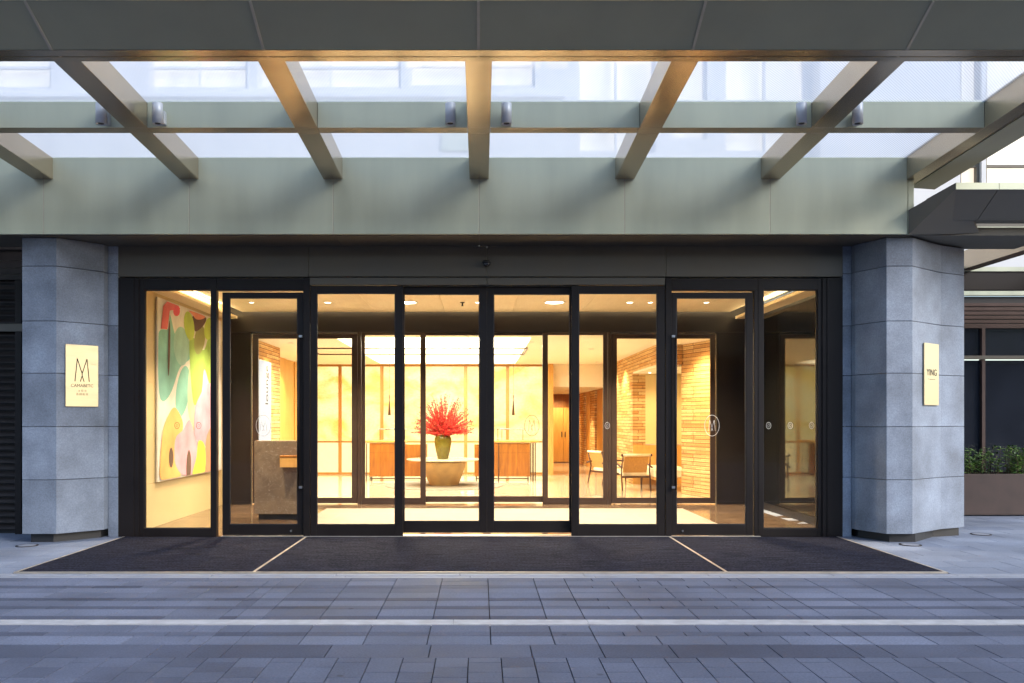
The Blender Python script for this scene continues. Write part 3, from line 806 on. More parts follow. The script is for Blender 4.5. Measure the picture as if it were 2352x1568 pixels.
# limestone left wall in slabs
g = MB(); zz = [0, .62, 1.32, 2.02, 2.72, 3.55]
for a, b in zip(zz[:-1], zz[1:]): g.box(XL - .15, XL, 10.88, D2 + .1, a + .0015, b - .0015)
g.box(XL - .2, XL - .151, 10.88, D2 + .1, 0, 3.55); struct('wall_left', g, M['vwall'])
# right wall smoked mirror panels
g = MB(); y = 10.9
while y < D2 - .05:
    ye = min(y + .62, D2 - .02); g.box(XR, XR + .06, y + .002, ye - .002, .12, 3.25); y = ye
struct('wall_right', g, M['mirror'])
g = MB(); g.box(XR + .062, XR + .2, 10.88, D2 + .1, 0, 3.5); g.box(XR - .012, XR + .06, 10.9, D2 - .02, 0, .115); struct('wall_right_base', g, M['vdark'])
g = MB(); g.box(XR - .06, XR + .05, 10.87, 10.99, 0, 3.42); struct('wall_right_edge', g, M['vwall'])
# ceiling panels and lowered side bands
jx = [-4.22, -3.05, -1.85, -.63, .57, 1.78, 2.98, 4.42]
g = MB()
for a, b in zip(jx[:-1], jx[1:]): g.box(a + .003, b - .003, 10.9, D2 - .12, 3.42, 3.45)
struct('ceiling', g, M['vceil'])
g = MB(); g.box(XL, -4.31, 10.9, D2 - .1, 3.30, 3.345); g.box(4.52, XR, 10.9, D2 - .1, 3.30, 3.345); struct('ceiling_edge_band', g, M['vceil'])
g = MB(); g.box(XL - .2, XR + .2, 10.86, D2 + .1, 3.56, 3.62); g.box(XL - .2, XR + .2, 10.88, 10.9, 3.3, 3.56); struct('ceiling_slab', g, M['lceil'])
# cove lamps: in the slots beside the ceiling
for (x0, x1, y0, y1, lab) in ((XL + .03, -4.36, 11.0, D2 - .2, 'warm strip light hidden in the ceiling slot along the painting wall'),
                              (4.57, XR - .03, 11.0, D2 - .2, 'warm strip light hidden in the ceiling slot along the mirror wall'),
                              (-4.2, 4.4, D2 - .09, D2 - .05, 'warm strip light in the slot above the inner doors')):
    g = MB()
    if x1 - x0 > 2: g.box(x0, x1, y0, y1, 3.465, 3.475)
    else: g.box(x0, x1, y0, y1, 3.35, 3.36)
    tag(g.build('cove_light', M['cove']), lab, 'strip light')
# inner wall: header and dark side panels
g = MB(); g.box(XL, XR, D2, D2 + .1, 3.075, 3.56); g.box(XL, wx(576, D2), D2, D2 + .1, 0, 3.073); g.box(wx(1646, D2), XR, D2, D2 + .1, 0, 3.073)
struct('wall_inner', g, M['vdark'])

# ceiling fittings
def downlight(px, r, lab, py=693.8, lamp=True):
    d = 1.92 * F / (965 - py); x = wx(px, d)
    t = thing('downlight', lab, 'downlight', (x, d, 3.42), 'round downlights in the vestibule ceiling')
    g = MB(); g.lathe(x, d, [(r * 1.12, 3.419), (r * 1.12, 3.412), (r * .98, 3.41), (r * .98, 3.419)], 28); g.build('ring', M['lceil'], t)
    g = MB(); g.lathe(x, d, [(r * .9, 3.4165), (r * .9, 3.4135)], 28); g.build('lens', M['lamp'] if lamp else M['lceil'], t)
    if lamp:
        l = bpy.data.lights.new('downlight_bulb', 'SPOT'); l.energy = 250; l.color = (1, .78, .54); l.spot_size = R(105); l.spot_blend = .8; l.shadow_soft_size = .05
        lo = bpy.data.objects.new('bulb', l); COL.objects.link(lo); lo.parent = t; lo.location = (0, 0, -.03)
downlight(577.7, .04, 'small downlight above the marble counter, seen through the left swing door')
downlight(752.6, .055, 'downlight seen through the first sliding door from the left')
downlight(934.6, .16, 'large round downlight seen at the top of the second sliding door')
downlight(1098, .05, 'downlight by the central door stile, next to the sprinkler')
downlight(1272.7, .16, 'large round downlight seen at the top of the third sliding door')
downlight(1445.7, .055, 'left one of two small downlights seen through the fourth sliding door')
downlight(1493, .04, 'right one of two small downlights seen through the fourth sliding door')
downlight(1621.7, .045, 'small downlight seen through the right swing door')
for x_, lab in ((-3.3, 'added unseen fill downlight above the left swing door'), (-1.2, 'added unseen fill downlight left of the centre doors'), (1.2, 'added unseen fill downlight right of the centre doors'), (3.3, 'added unseen fill downlight above the right swing door')):
    downlight(1103 + x_ * F / 11.5, .05, lab, py=965 - 1.92 * F / 11.5)  # unseen extra row, added to brighten the counter from the front
d = 13.5
t = thing('sprinkler', 'small sprinkler head hanging from the vestibule ceiling', 'sprinkler', (wx(1061.6, d), d, 3.42))
g = MB(); g.lathe(wx(1061.6, d), d, [(.04, 3.419), (.04, 3.413)], 16); g.build('plate', M['bronze'], t)
g = MB(); g.lathe(wx(1061.6, d), d, [(.012, 3.413), (.012, 3.37), (.022, 3.365), (.022, 3.36)], 12); g.build('nozzle', M['bronze'], t)

# vestibule rug
g = MB(); g.box(-2.6, 3.42, 11.15, 14.02, .0005, .012); tag(g.build('rug', M['rug'], None, .004), 'long pale rug lying between the outer and inner doors', 'rug')

# painting on the left wall
XP = XL + .038
t = thing('painting', 'tall colourful abstract painting hanging on the limestone wall', 'painting', (XP, 12.8, 1.9))
g = MB(); g.box(XL + .012, XP, 11.66, 14.55, .63, 3.24); g.build('stretcher_frame', M['lceil'], t, .002)
cols = {'bg': (.74, .72, .66), 'red': (.72, .10, .10), 'pinkred': (.75, .05, .10), 'teal': (.18, .50, .42), 'teal2': (.30, .58, .50), 'green': (.30, .50, .04), 'olive': (.28, .30, .05),
        'lime': (.45, .62, .04), 'brown': (.13, .07, .045), 'coral': (.75, .22, .12), 'yellow': (.80, .42, .09), 'pink': (.72, .34, .44), 'mauve': (.62, .34, .48), 'acid': (.75, .72, .03), 'mint': (.5, .62, .36), 'orange': (.72, .25, .12)}
def paint(name, c):
    m, nt, b = nodes('paint ' + name)
    c = tuple(v * .92 + .08 * .7 for v in c) if name != 'brown' else c
    tc = N(nt, "ShaderNodeTexCoord"); no = N(nt, "ShaderNodeTexNoise"); no.inputs['Scale'].default_value = 2.2; no.inputs['Detail'].default_value = 3
    nt.links.new(tc.outputs['Object'], no.inputs['Vector'])
    mr = N(nt, "ShaderNodeMapRange"); mr.inputs[1].default_value = .3; mr.inputs[2].default_value = .7; mr.inputs[3].default_value = .8; mr.inputs[4].default_value = 1.25
    nt.links.new(no.outputs[0], mr.inputs[0])
    mx = N(nt, "ShaderNodeVectorMath", operation='SCALE'); mx.inputs[0].default_value = c; nt.links.new(mr.outputs[0], mx.inputs['Scale'])
    nt.links.new(mx.outputs[0], b.inputs['Base Color']); b.inputs['Roughness'].default_value = .7
    return m
pk = list(cols); pm = [paint(k, cols[k]) for k in pk]
def onwall(zx, zy):
    px = 324.5 + .32 * zx; py = 649 + .32 * zy
    d = -XP * F / (1103 - px); return d, wz(py, d)
g = MB()
g.mi = 0; g.box(XP + .001, XP + .002, 11.67, 14.54, .64, 3.23)
layer = [0]
def smooth_poly(pts, n=5):
    out = []; k = len(pts)
    for i in range(k):
        p0, p1, p2, p3 = [Vector(pts[(i + j - 1) % k]) for j in range(4)]
        for s_ in range(n):
            u = s_ / n
            out.append(.5 * ((2 * p1) + (-p0 + p2) * u + (2 * p0 - 5 * p1 + 4 * p2 - p3) * u * u + (-p0 + 3 * p1 - 3 * p2 + p3) * u ** 3))
    return out
def shape(c, pts, sm=True):
    layer[0] += 1; q = smooth_poly(pts) if sm else [Vector(a) for a in pts]
    g.mi = pk.index(c); xx = XP + .003 + .0006 * layer[0]
    vs = []
    for a in q:
        d, z = onwall(a[0], a[1]); vs.append((xx, min(14.53, max(11.68, d)), min(3.22, max(.65, z))))
    g.add(vs, [tuple(range(len(vs)))])
def ell(c, cx, cy, rx, ry, rot=0):
    pts = []
    for k in range(24):
        a = 2 * PI * k / 24; X_, Y_ = rx * math.cos(a), ry * math.sin(a)
        pts.append((cx + X_ * math.cos(rot) - Y_ * math.sin(rot), cy + X_ * math.sin(rot) + Y_ * math.cos(rot)))
    shape(c, pts, False)
shape('teal', [(120, 420), (135, 340), (190, 330), (205, 230), (245, 380), (300, 330), (340, 420), (350, 540), (275, 610), (215, 780), (160, 850), (125, 780)])
ell('teal2', 285, 455, 55, 140, -.05)
ell('teal', 295, 780, 48, 185, .12)
shape('mint', [(345, 600), (372, 760), (380, 1050), (345, 980), (330, 820)])
shape('green', [(345, 390), (395, 420), (450, 480), (505, 300), (520, 620), (500, 760), (450, 620), (430, 790), (380, 880), (358, 760), (345, 560)])
ell('olive', 415, 410, 38, 105, .12)
shape('brown', [(365, 240), (460, 250), (440, 310), (385, 350), (372, 290)])
ell('lime', 340, 310, 36, 105, -.12)
ell('lime', 480, 330, 32, 80, .1)
shape('coral', [(340, 200), (450, 240), (430, 262), (390, 262), (365, 232)])
shape('red', [(180, 130), (262, 165), (275, 190), (235, 195), (200, 200), (182, 335), (134, 330), (150, 200), (152, 170)], False)
ell('pinkred', 248, 205, 24, 35)
ell('brown', 194, 470, 8, 200, .02)
shape('yellow', [(235, 895), (290, 990), (285, 1080), (240, 1120), (235, 1250), (275, 1395), (140, 1415), (130, 1280), (150, 1060), (190, 950)])
shape('pink', [(340, 985), (375, 1080), (400, 1180), (375, 1330), (355, 1390), (280, 1370), (235, 1280), (240, 1120), (290, 1060)])
shape('mauve', [(460, 730), (520, 740), (530, 900), (500, 1080), (455, 1170), (400, 1140), (375, 1060), (380, 900), (420, 800)])
shape('orange', [(470, 1080), (520, 1050), (540, 1400), (445, 1375), (452, 1200)])
shape('acid', [(405, 1135), (450, 1175), (445, 1375), (362, 1385), (390, 1250)])
ell('brown', 207, 1255, 16, 72); shape('brown', [(335, 1200), (350, 1260), (345, 1385), (318, 1388), (320, 1260)])
g.build('canvas', pm, t)

# marble counter + box
xa, xb, ya = -3.41, -2.62, 12.5
t = thing('marble_counter', 'brown veined marble counter in the vestibule behind the left swing door', 'counter', ((xa + xb) / 2, 12.7, 0))
g = MB(); g.box(xa, xb, ya, ya + .45, .085, 1.19); g.build('block', M['marble'], t, .004)
g = MB(); g.box(xa + .05, xb - .05, ya + .05, ya + .4, 0, .084); g.build('plinth', M['plinth'], t)
t = thing('wooden_box', 'orange wooden box mounted on the front of the marble counter', 'box', (-2.8, 12.4, .79))
g = MB(); g.box(-2.985, -2.66, ya - .16, ya - .002, .80, .945); g.build('body', M['wood_lt'], t, .003)
g = MB(); g.box(-2.99, -2.655, ya - .165, ya - .002, .947, .975); g.build('lid', M['wood'], t, .002)

# ================================================================ INNER SCREEN
def X2(px): return wx(px, D2)
def Z2(py): return wz(py, D2)
inn = thing('inner_glass_doors', 'second row of bronze framed glass doors between vestibule and lobby', 'glass doors', (0, D2, 0))
for (a, b, ga, gb) in ((579, 700, 592, 690), (702, 820, 712, 807), (1404, 1519, 1417, 1509), (1521, 1643, 1531, 1632)):
    glazed('swing_door', X2(a), X2(b), .018, 3.043, X2(ga), X2(gb), Z2(1143), Z2(777), D2 + .02, D2 + .07, inn, M['bronze_in'], M['glass_in'], False)
for (a, b) in ((821, 829), (1396, 1403)):
    g = MB(); g.box(X2(a), X2(b), D2 - .01, D2 + .09, 0, 3.073); part('post', g, M['bronze_in'], inn, .002)
for (a, b, ga, gb, y0, z0) in ((830, 977, 838, 965, D2 + .0, 0), (1246, 1395, 1258, 1385, D2 + .0, 0), (966, 1118, 977, 1109, D2 + .06, .035), (1118.5, 1258, 1127, 1246, D2 + .06, .035)):
    o, ym = glazed('sliding_door', X2(a), X2(b), z0, 3.07, X2(ga), X2(gb), Z2(1143 if z0 == 0 else 1140), Z2(769), y0, y0 + .05, inn, M['bronze_in'], M['glass_in'], False)

# ================================================================ LOBBY shell
DB = 23.0; ZC = 3.05
ds = DB / F
# luminous recess: x -2.73..0.93, y 15.6..22.6
rx0, rx1, ry0, ry1 = -2.73, .95, 15.5, 22.6
g = MB()
g.box(-6, rx0, D2 + .1, DB + .2, ZC, ZC + .06); g.box(rx1, 8, D2 + .1, DB + .2, ZC, ZC + .06)
g.box(rx0, rx1, D2 + .1, ry0, ZC, ZC + .06); g.box(rx0, rx1, ry1, DB + .2, ZC, ZC + .06)
struct('lobby_ceiling', g, M['lceil'])
g = MB(); g.box(rx0 - .03, rx0, ry0, ry1, ZC + .061, ZC + .45); g.box(rx1, rx1 + .03, ry0, ry1, ZC + .061, ZC + .45)
g.box(rx0, rx1, ry0 - .03, ry0, ZC + .061, ZC + .45); g.box(rx0, rx1, ry1, ry1 + .03, ZC + .061, ZC + .45); struct('ceiling_recess', g, M['lceil'])
t = thing('luminous_ceiling', 'bright backlit ceiling panels over the reception desks', 'ceiling light', (-.9, 19, ZC + .4))
for i in range(3):
    for j in range(5):
        a = rx0 + (rx1 - rx0) * i / 3; b = rx0 + (rx1 - rx0) * (i + 1) / 3; c = ry0 + (ry1 - ry0) * j / 5; d_ = ry0 + (ry1 - ry0) * (j + 1) / 5
        g = MB(); g.box(a + .02, b - .02, c + .02, d_ - .02, ZC + .40, ZC + .43); g.build('light_panel', M['skyl'], t)
g = MB()
for i in range(1, 3):
    a = rx0 + (rx1 - rx0) * i / 3; g.box(a - .019, a + .019, ry0, ry1, ZC + .395, ZC + .44)
g.build('grid', M['trim'], t)
# thin suspended dark frame
d = 17.6; t = thing('hanging_lamp', 'thin dark rectangular lamp frame hanging under the luminous ceiling', 'hanging lamp', (0, d, ZC))
fx0, fx1 = wx(700, d), wx(1210.6, d); zf = wz(800, d)
g = MB(); r = .013
g.box(fx0, fx1, d - r, d + r, zf - r, zf + r); g.box(fx0, fx1, d + 1.6 - r, d + 1.6 + r, zf - r, zf + r)
g.box(fx0 - r, fx0 + r, d, d + 1.6, zf - r, zf + r); g.box(fx1 - r, fx1 + r, d, d + 1.6, zf - r, zf + r); g.build('frame', M['wood_dk'], t)
g = MB()
for x_ in (fx0, wx(1053, d), fx1 - .004): g.tube([(x_, d, zf), (x_, d, ZC + .38)], .005, 6)
g.build('suspension_rod', M['wood_dk'], t)
# back wall: backlit panels in timber frame
t = thing('backlit_wall', 'glowing golden onyx wall in oak frames behind the reception desks', 'feature wall', (0, DB, 0))
mx_ = [.75 - 1.16 * k for k in range(-1, 6)]; mx_ = [1.87 if i == 0 else v for i, v in enumerate(mx_)]; mx_ = sorted(mx_); mx_[0] = -4.95
for a, b in zip(mx_[:-1], mx_[1:]):
    g = MB(); g.box(a + .045, b - .045, DB, DB + .04, .93, ZC - .06); g.build('panel', M['gold_panel'], t)
    g = MB(); g.box(a + .045, b - .045, DB, DB + .04, .06, .88); g.build('panel', M['gold_low'], t)
g = MB()
for a in mx_: g.box(a - .044, a + .044, DB - .04, DB + .05, 0, ZC)
g.build('mullion', M['wood_md'], t)
g = MB()
for a, b in zip(mx_[:-1], mx_[1:]):
    g.box(a + .046, b - .046, DB - .02, DB + .05, .885, .925); g.box(a + .046, b - .046, DB - .02, DB + .05, 0, .055); g.box(a + .046, b - .046, DB - .02, DB + .05, ZC - .055, ZC)
g.build('rail', M['wood_md'], t)
g = MB(); g.box(-5.2, 1.9, DB + .06, DB + .2, 0, ZC); struct('lobby_wall_back', g, M['lceil'])
# left textured wall and oak panels
g = MB(); g.box(-4.6, -4.3, 15.2, 17.8, 0, ZC); struct('lobby_wall_blocks_left', g, M['blocks'])
g = MB()
for k in range(5): g.box(-5.05, -4.9 - (.03 if k % 2 else 0), 17.82 + k * 1.03, 17.82 + (k + 1) * 1.03 - .01, 0, ZC)
struct('lobby_wall_oak', g, M['wood_lt'])
# lit poster on the left wall
t = thing('lit_poster', 'tall bluish white lit poster with vertical lettering on the left lobby wall', 'poster', (-4.26, 16.4, 1.6))
g = MB(); g.box(-4.298, -4.255, 15.9, 16.85, .75, 2.68); g.build('frame', M['steel'], t, .002)
g = MB(); g.box(-4.254, -4.248, 15.92, 16.83, .77, 2.66); g.build('face', M['poster'], t)
me = text_mesh('lounge', .30); me.materials.append(M['ink'])
o = bpy.data.objects.new('lettering', me); COL.objects.link(o); o.parent = t
o.matrix_parent_inverse = Matrix.Translation(t.location).inverted()
o.location = (-4.2465, 16.5, 2.2)
o.rotation_euler = Matrix(((0, 0, 1), (0, 1, 0), (-1, 0, 0))).to_3x3().to_euler() if False else (PI / 2, -PI / 2 * 1, PI / 2)
# right side walls
g = MB()
g.box(3.6, 3.9, 19.6, 23.2, 0, ZC); g.box(3.6, 5.1, 16.95, 19.55, 2.645, ZC)
struct('lobby_wall_blocks_right', g, M['blocks'])
g = MB(); g.prism_z([(4.12, 17.0), (4.62, 15.5), (4.9, 15.55), (4.4, 17.05)], 0, ZC); struct('lobby_wall_blocks_near', g, M['blocks'])
g = MB(); g.box(3.9, 5.2, 19.6, 19.7, .93, ZC); g.box(5.0, 5.1, 16.9, 19.6, 0, ZC); struct('niche_wall', g, M['vwall'])
g = MB(); g.box(3.602, 4.99, 19.56, 19.598, 0, .92); struct('niche_panel', g, M['wood_lt'])
g = MB(); g.box(3.602, 5.0, 17.0, 19.59, 2.60, 2.64); struct('niche_ceiling', g, M['lceil'])
for i in range(3):
    x_ = 3.86 + i * .2; y_ = 18.9 - i * .35
    t = thing('niche_spotlight', ['tiny niche spotlight farthest from the doors', 'tiny niche spotlight between the other two', 'tiny niche spotlight nearest the doors'][i], 'spotlight', (x_, y_, 2.6), 'small spotlights in the niche ceiling')
    g = MB(); g.lathe(x_, y_, [(.05, 2.599), (.05, 2.59), (.035, 2.585)], 16); g.build('ring', M['steel'], t)
    g = MB(); g.lathe(x_, y_, [(.03, 2.584), (.028, 2.580)], 16); g.build('lens', M['lamp'], t)
# corridor
g = MB(); g.box(1.95, 3.6, DB + .01, DB + .1, 2.43, ZC); g.box(1.95, 3.6, DB + .1, 29.6, 2.43, 2.5); struct('corridor_ceiling', g, M['lceil'])
g = MB(); g.box(1.87, 1.95, DB + .21, 29.6, 0, 2.43); g.box(3.55, 3.7, 23.25, 25.3, 0, 2.43); g.box(3.5, 3.6, 26.6, 27.5, 0, 2.43)
struct('corridor_wall', g, M['wood_lt'])
g = MB(); g.box(3.5, 3.7, 25.35, 26.5, 0, 2.43); g.box(3.45, 3.7, 27.55, 29.5, 0, 2.43); struct('corridor_wall_blocks', g, M['blocks'])
t = thing('corridor_door', 'double oak door at the far end of the lobby corridor', 'door', (2.7, 29.5, 0))
g = MB(); g.box(2.2, 2.94, 29.45, 29.5, .03, 1.95); g.build('leaf', M['wood_lt'], t, .003)
g = MB(); g.box(2.95, 3.45, 29.45, 29.5, .03, 1.95); g.build('leaf', M['wood_lt'], t, .003)
g = MB(); g.box(1.95, 3.5, 29.51, 29.6, 0, 2.43); g.build('surround', M['wood'], t)
g = MB(); g.box(2.87, 2.9, 29.4, 29.45, .9, 1.1); g.box(2.99, 3.02, 29.4, 29.45, .9, 1.1); g.build('handle', M['plinth'], t)
# end trim of the glowing wall
g = MB(); g.box(1.875, 2.0, DB - .25, DB + .0, 0, ZC); tag(g.build('oak_post', M['wood_lt']), 'pale oak post at the right end of the glowing wall', 'post')

# lobby lamps (the recessed ones that wash the textured walls and the corridor, plus added front fills)
def pl_light(x, y, z, e, size=.15, col=(1, .70, .36), sp=None, aim=None, name='lobby_lamp', lab='', rad=.05):
    t = thing(name, lab, 'downlight', (x, y, z), 'recessed lamps in the lobby ceiling')
    g = MB(); g.lathe(x, y, [(rad + .01, z - .001), (rad + .01, z - .008), (rad, z - .009)], 16); g.build('ring', M['steel'], t)
    l = bpy.data.lights.new('lamp_bulb', 'SPOT'); l.energy = e; l.color = col; l.spot_size = R(sp or 100); l.spot_blend = .7; l.shadow_soft_size = size
    lo = bpy.data.objects.new('bulb', l); COL.objects.link(lo); lo.parent = t; lo.location = (0, 0, -.04)
    if aim is not None:
        lo.rotation_euler = (Vector(aim) - Vector((x, y, z))).to_track_quat('-Z', 'Y').to_euler()
pl_light(3.1, 20.6, ZC, 170, aim=(3.6, 20.6, 1.4), lab='recessed lamp washing the block wall left of the niche')
pl_light(3.1, 22.0, ZC, 150, aim=(3.6, 22.0, 1.4), lab='recessed lamp washing the far end of the block wall')
pl_light(3.7, 15.75, ZC, 260, aim=(4.5, 16.2, 1.5), lab='recessed lamp washing the near block wall at the right')
pl_light(-3.8, 16.6, ZC, 220, aim=(-4.3, 16.8, 1.5), lab='recessed lamp washing the block wall behind the lit poster')
pl_light(-4.1, 20.0, ZC, 200, aim=(-4.9, 20.2, 1.3), lab='recessed lamp in front of the oak wall at the left')
pl_light(-.9, 15.9, ZC, 260, sp=70, aim=(-.9, 19.5, .9), lab='added fill lamp aimed at the round table and flowers')  # this and the next two are added front fill, without a visible source
pl_light(-2.4, 16.4, ZC, 90, sp=60, aim=(-2.2, 20.5, .7), lab='added fill lamp aimed at the left reception desk')
pl_light(1.0, 16.4, ZC, 90, sp=60, aim=(.8, 20.5, .7), lab='added fill lamp aimed at the right reception desk')
pl_light(2.7, 26.0, 2.43, 260, aim=(2.7, 26.0, 0), lab='recessed lamp in the corridor ceiling')
pl_light(2.7, 28.4, 2.43, 160, aim=(2.7, 29.4, 1), lab='recessed lamp before the corridor door')
pl_light(2.4, 18.0, ZC, 110, aim=(2.8, 18.0, 0), lab='recessed lamp above the armchairs')
pl_light(4.3, 18.2, 2.6, 110, aim=(4.1, 19.2, 1.0), lab='recessed lamp inside the niche')

# ================================================================ LOBBY furniture
# round stone table
TX, TY = -.84, 19.1
t = thing('round_table', 'bowl shaped stone table with thin round top carrying the vase', 'table', (TX, TY, 0))
g = MB(); g.lathe(TX, TY, [(.322, 0), (.33, .012), (.375, .12), (.425, .25), (.468, .38), (.502, .50), (.51, .545), (.50, .55)], 56); g.build('bowl_base', M['stone_tbl'], t)
g = MB(); g.lathe(TX, TY, [(.46, .551), (.46, .575)], 48); g.build('neck', M['wood_dk'], t)
g = MB(); g.lathe(TX, TY, [(.80, .576), (.86, .59), (.86, .61), (.855, .613)], 64); g.build('table_top', M['tbltop'], t)
g = MB(); g.lathe(TX, TY, [(1.35, .0), (1.35, .012)], 64); tag(g.build('round_rug', M['rug']), 'round pale rug beneath the stone table', 'rug')
VX = wx(1017, TY)
t = thing('vase', 'olive glazed vase standing on the round stone table', 'vase', (VX, TY, .613))
g = MB(); g.lathe(VX, TY, [(.12, .614), (.125, .62), (.165, .80), (.197, 1.0), (.195, 1.08), (.165, 1.15), (.13, 1.165), (.12, 1.15)], 40); g.build('body', M['vase'], t)
g = MB(); g.lathe(VX, TY, [(.137, 1.16), (.142, 1.17), (.137, 1.18)], 32); g.build('rim', M['tbltop'], t)
# red branches
t = thing('red_branches', 'big fan of red blossom branches standing in the olive vase', 'flowers', (VX, TY, 1.17))
gb, gf = MB(), MB()
rnd = random.Random(3)
for i in range(320):
    a = rnd.uniform(0, 2 * PI); tilt = math.acos(1 - rnd.random() * .98)
    L = rnd.uniform(.80, 1.06) * (1 - .06 * math.sin(tilt))
    dx, dy, dz = math.sin(tilt) * math.cos(a), math.sin(tilt) * math.sin(a), math.cos(tilt)
    p0 = Vector((VX + dx * .05, TY + dy * .05, 1.13)); p3 = p0 + Vector((dx * .74, dy * .74, dz * 1.0 + .02)) * L
    mid = (p0 + p3) / 2 + Vector((rnd.uniform(-.03, .03), rnd.uniform(-.03, .03), .05))
    gb.tube([p0, mid, p3], .0045, 4, .002)
    for k in range(30):
        u = rnd.uniform(.15, 1); q = (p0.lerp(mid, u * 2) if u < .5 else mid.lerp(p3, u * 2 - 1))
        if u > .75 and rnd.random() < .45: continue
        c = q + Vector((rnd.gauss(0, .009), rnd.gauss(0, .009), rnd.gauss(0, .009))); r = rnd.uniform(.008, .017)
        gf.mi = 1 if rnd.random() < .15 + .35 * max(0, u - .6) else 0
        n1 = Vector((rnd.gauss(0, 1), rnd.gauss(0, 1), rnd.gauss(0, 1))).normalized(); n2 = n1.orthogonal().normalized(); n3 = n1.cross(n2)
        gf.add([c + n1 * r, c - n1 * r, c + n2 * r, c - n2 * r, c + n3 * r, c - n3 * r], [(0, 2, 4), (2, 1, 4), (1, 3, 4), (3, 0, 4), (2, 0, 5), (1, 2, 5), (3, 1, 5), (0, 3, 5)])
gb.build('twigs', M['orange'], t); gf.build('blossom', [M['red'], M['orange']], t)
# desks
DK = 20.5
def X3(px): return wx(px, DK)
def Z3(py): return wz(py, DK)
def desk(b0, b1, s0, s1, t0, t1, legs, lab):
    t = thing('reception_desk', lab, 'desk', ((b0 + b1) / 2, DK + .3, 0), 'walnut reception desks')
    g = MB(); g.box(b0, b1, DK, DK + .6, .11, .935); g.build('body', M['wood'], t, .003)
    g = MB(); g.box(s0, s1, DK + .04, DK + .56, .11, .90); g.build('side_cabinet', M['wood'], t, .003)
    g = MB(); w3 = (b1 - b0) / 3
    for k in range(1, 3): g.box(b0 + w3 * k - .002, b0 + w3 * k + .002, DK - .0015, DK, .115, .93)
    g.box(b0 + .01, b1 - .01, DK - .0015, DK, .697, .701); g.build('joint_line', M['wood_dk'], t)
    g = MB(); g.box(t0, t1, DK - .05, DK + .65, .955, 1.0); g.build('desk_top', M['wood_lt'], t, .003)
    g = MB(); g.box(t0 + .05, t1 - .05, DK - .02, DK + .62, .937, .953); g.build('stone_shelf', M['tbltop'], t, .002)
    g = MB()
    for xx_ in legs: g.box(xx_ - .012, xx_ + .012, DK - .03, DK - .006, 0, .936); g.box(xx_ - .012, xx_ + .012, DK + .61, DK + .634, 0, .936)
    g.box(min(b0, s0) + .03, max(b1, s1) - .03, DK + .02, DK + .05, .05, .075)
    g.box(min(b0, s0) + .03, min(b0, s0) + .06, DK + .1, DK + .13, 0, .11); g.box(max(b1, s1) - .06, max(b1, s1) - .03, DK + .1, DK + .13, 0, .11)
    g.build('legs', M['wood_dk'], t)
desk(X3(848), X3(926), X3(926) + .004, X3(978), X3(838), X3(930), [X3(842)], 'walnut reception desk left of the round table')
desk(X3(1131), X3(1217), X3(1089), X3(1131) - .004, X3(1135), X3(1237), [X3(1222), X3(1229), X3(1145)], 'walnut reception desk right of the round table')
for (a, b, lab) in ((868, 928, 'thin metal desk lamp frame on the left reception desk'), (1152, 1203, 'thin metal desk lamp frame on the right reception desk')):
    t = thing('desk_lamp', lab, 'desk lamp', ((X3(a) + X3(b)) / 2, DK + .3, 1.0), 'metal desk lamps')
    g = MB()
    for px in (a + 1, b - 1): g.box(X3(px) - .008, X3(px) + .008, DK + .29, DK + .31, 1.001, Z3(987))
    g.build('post', M['wood_dk'], t)
    g = MB(); g.box(X3(a) - .03, X3(b) + .03, DK + .27, DK + .33, Z3(987) + .001, Z3(984)); g.build('lamp_bar', M['steel'], t, .002)
t = thing('candlestick', 'slim dark candlestick at the left end of the right desk', 'candlestick', (X3(1143.5), DK + .25, 1.0))
g = MB(); g.lathe(X3(1143.5), DK + .25, [(.03, 1.001), (.03, 1.01), (.008, 1.02), (.008, 1.12), (.014, 1.13), (.008, 1.14), (.008, 1.26), (.02, 1.27), (.02, 1.285)], 16); g.build('stand', M['wood_dk'], t)
# pendants
for px, lab in ((891, 'slim tapered pendant light above the left reception desk'), (1179.6, 'slim tapered pendant light above the right reception desk')):
    x_ = X3(px); zb_ = Z3(953)
    t = thing('pendant_light', lab, 'pendant light', (x_, DK + .3, zb_), 'pendant lights above the desks')
    g = MB(); g.tube([(x_, DK + .3, zb_ + .40), (x_, DK + .3, ZC + .40)], .004, 6); g.build('cord', M['wood_dk'], t)
    g = MB(); g.lathe(x_, DK + .3, [(.036, zb_), (.012, zb_ + .36), (.006, zb_ + .38), (.012, zb_ + .44), (.012, zb_ + .5), (.004, zb_ + .51)], 20); g.build('shade', M['wood_dk'], t)
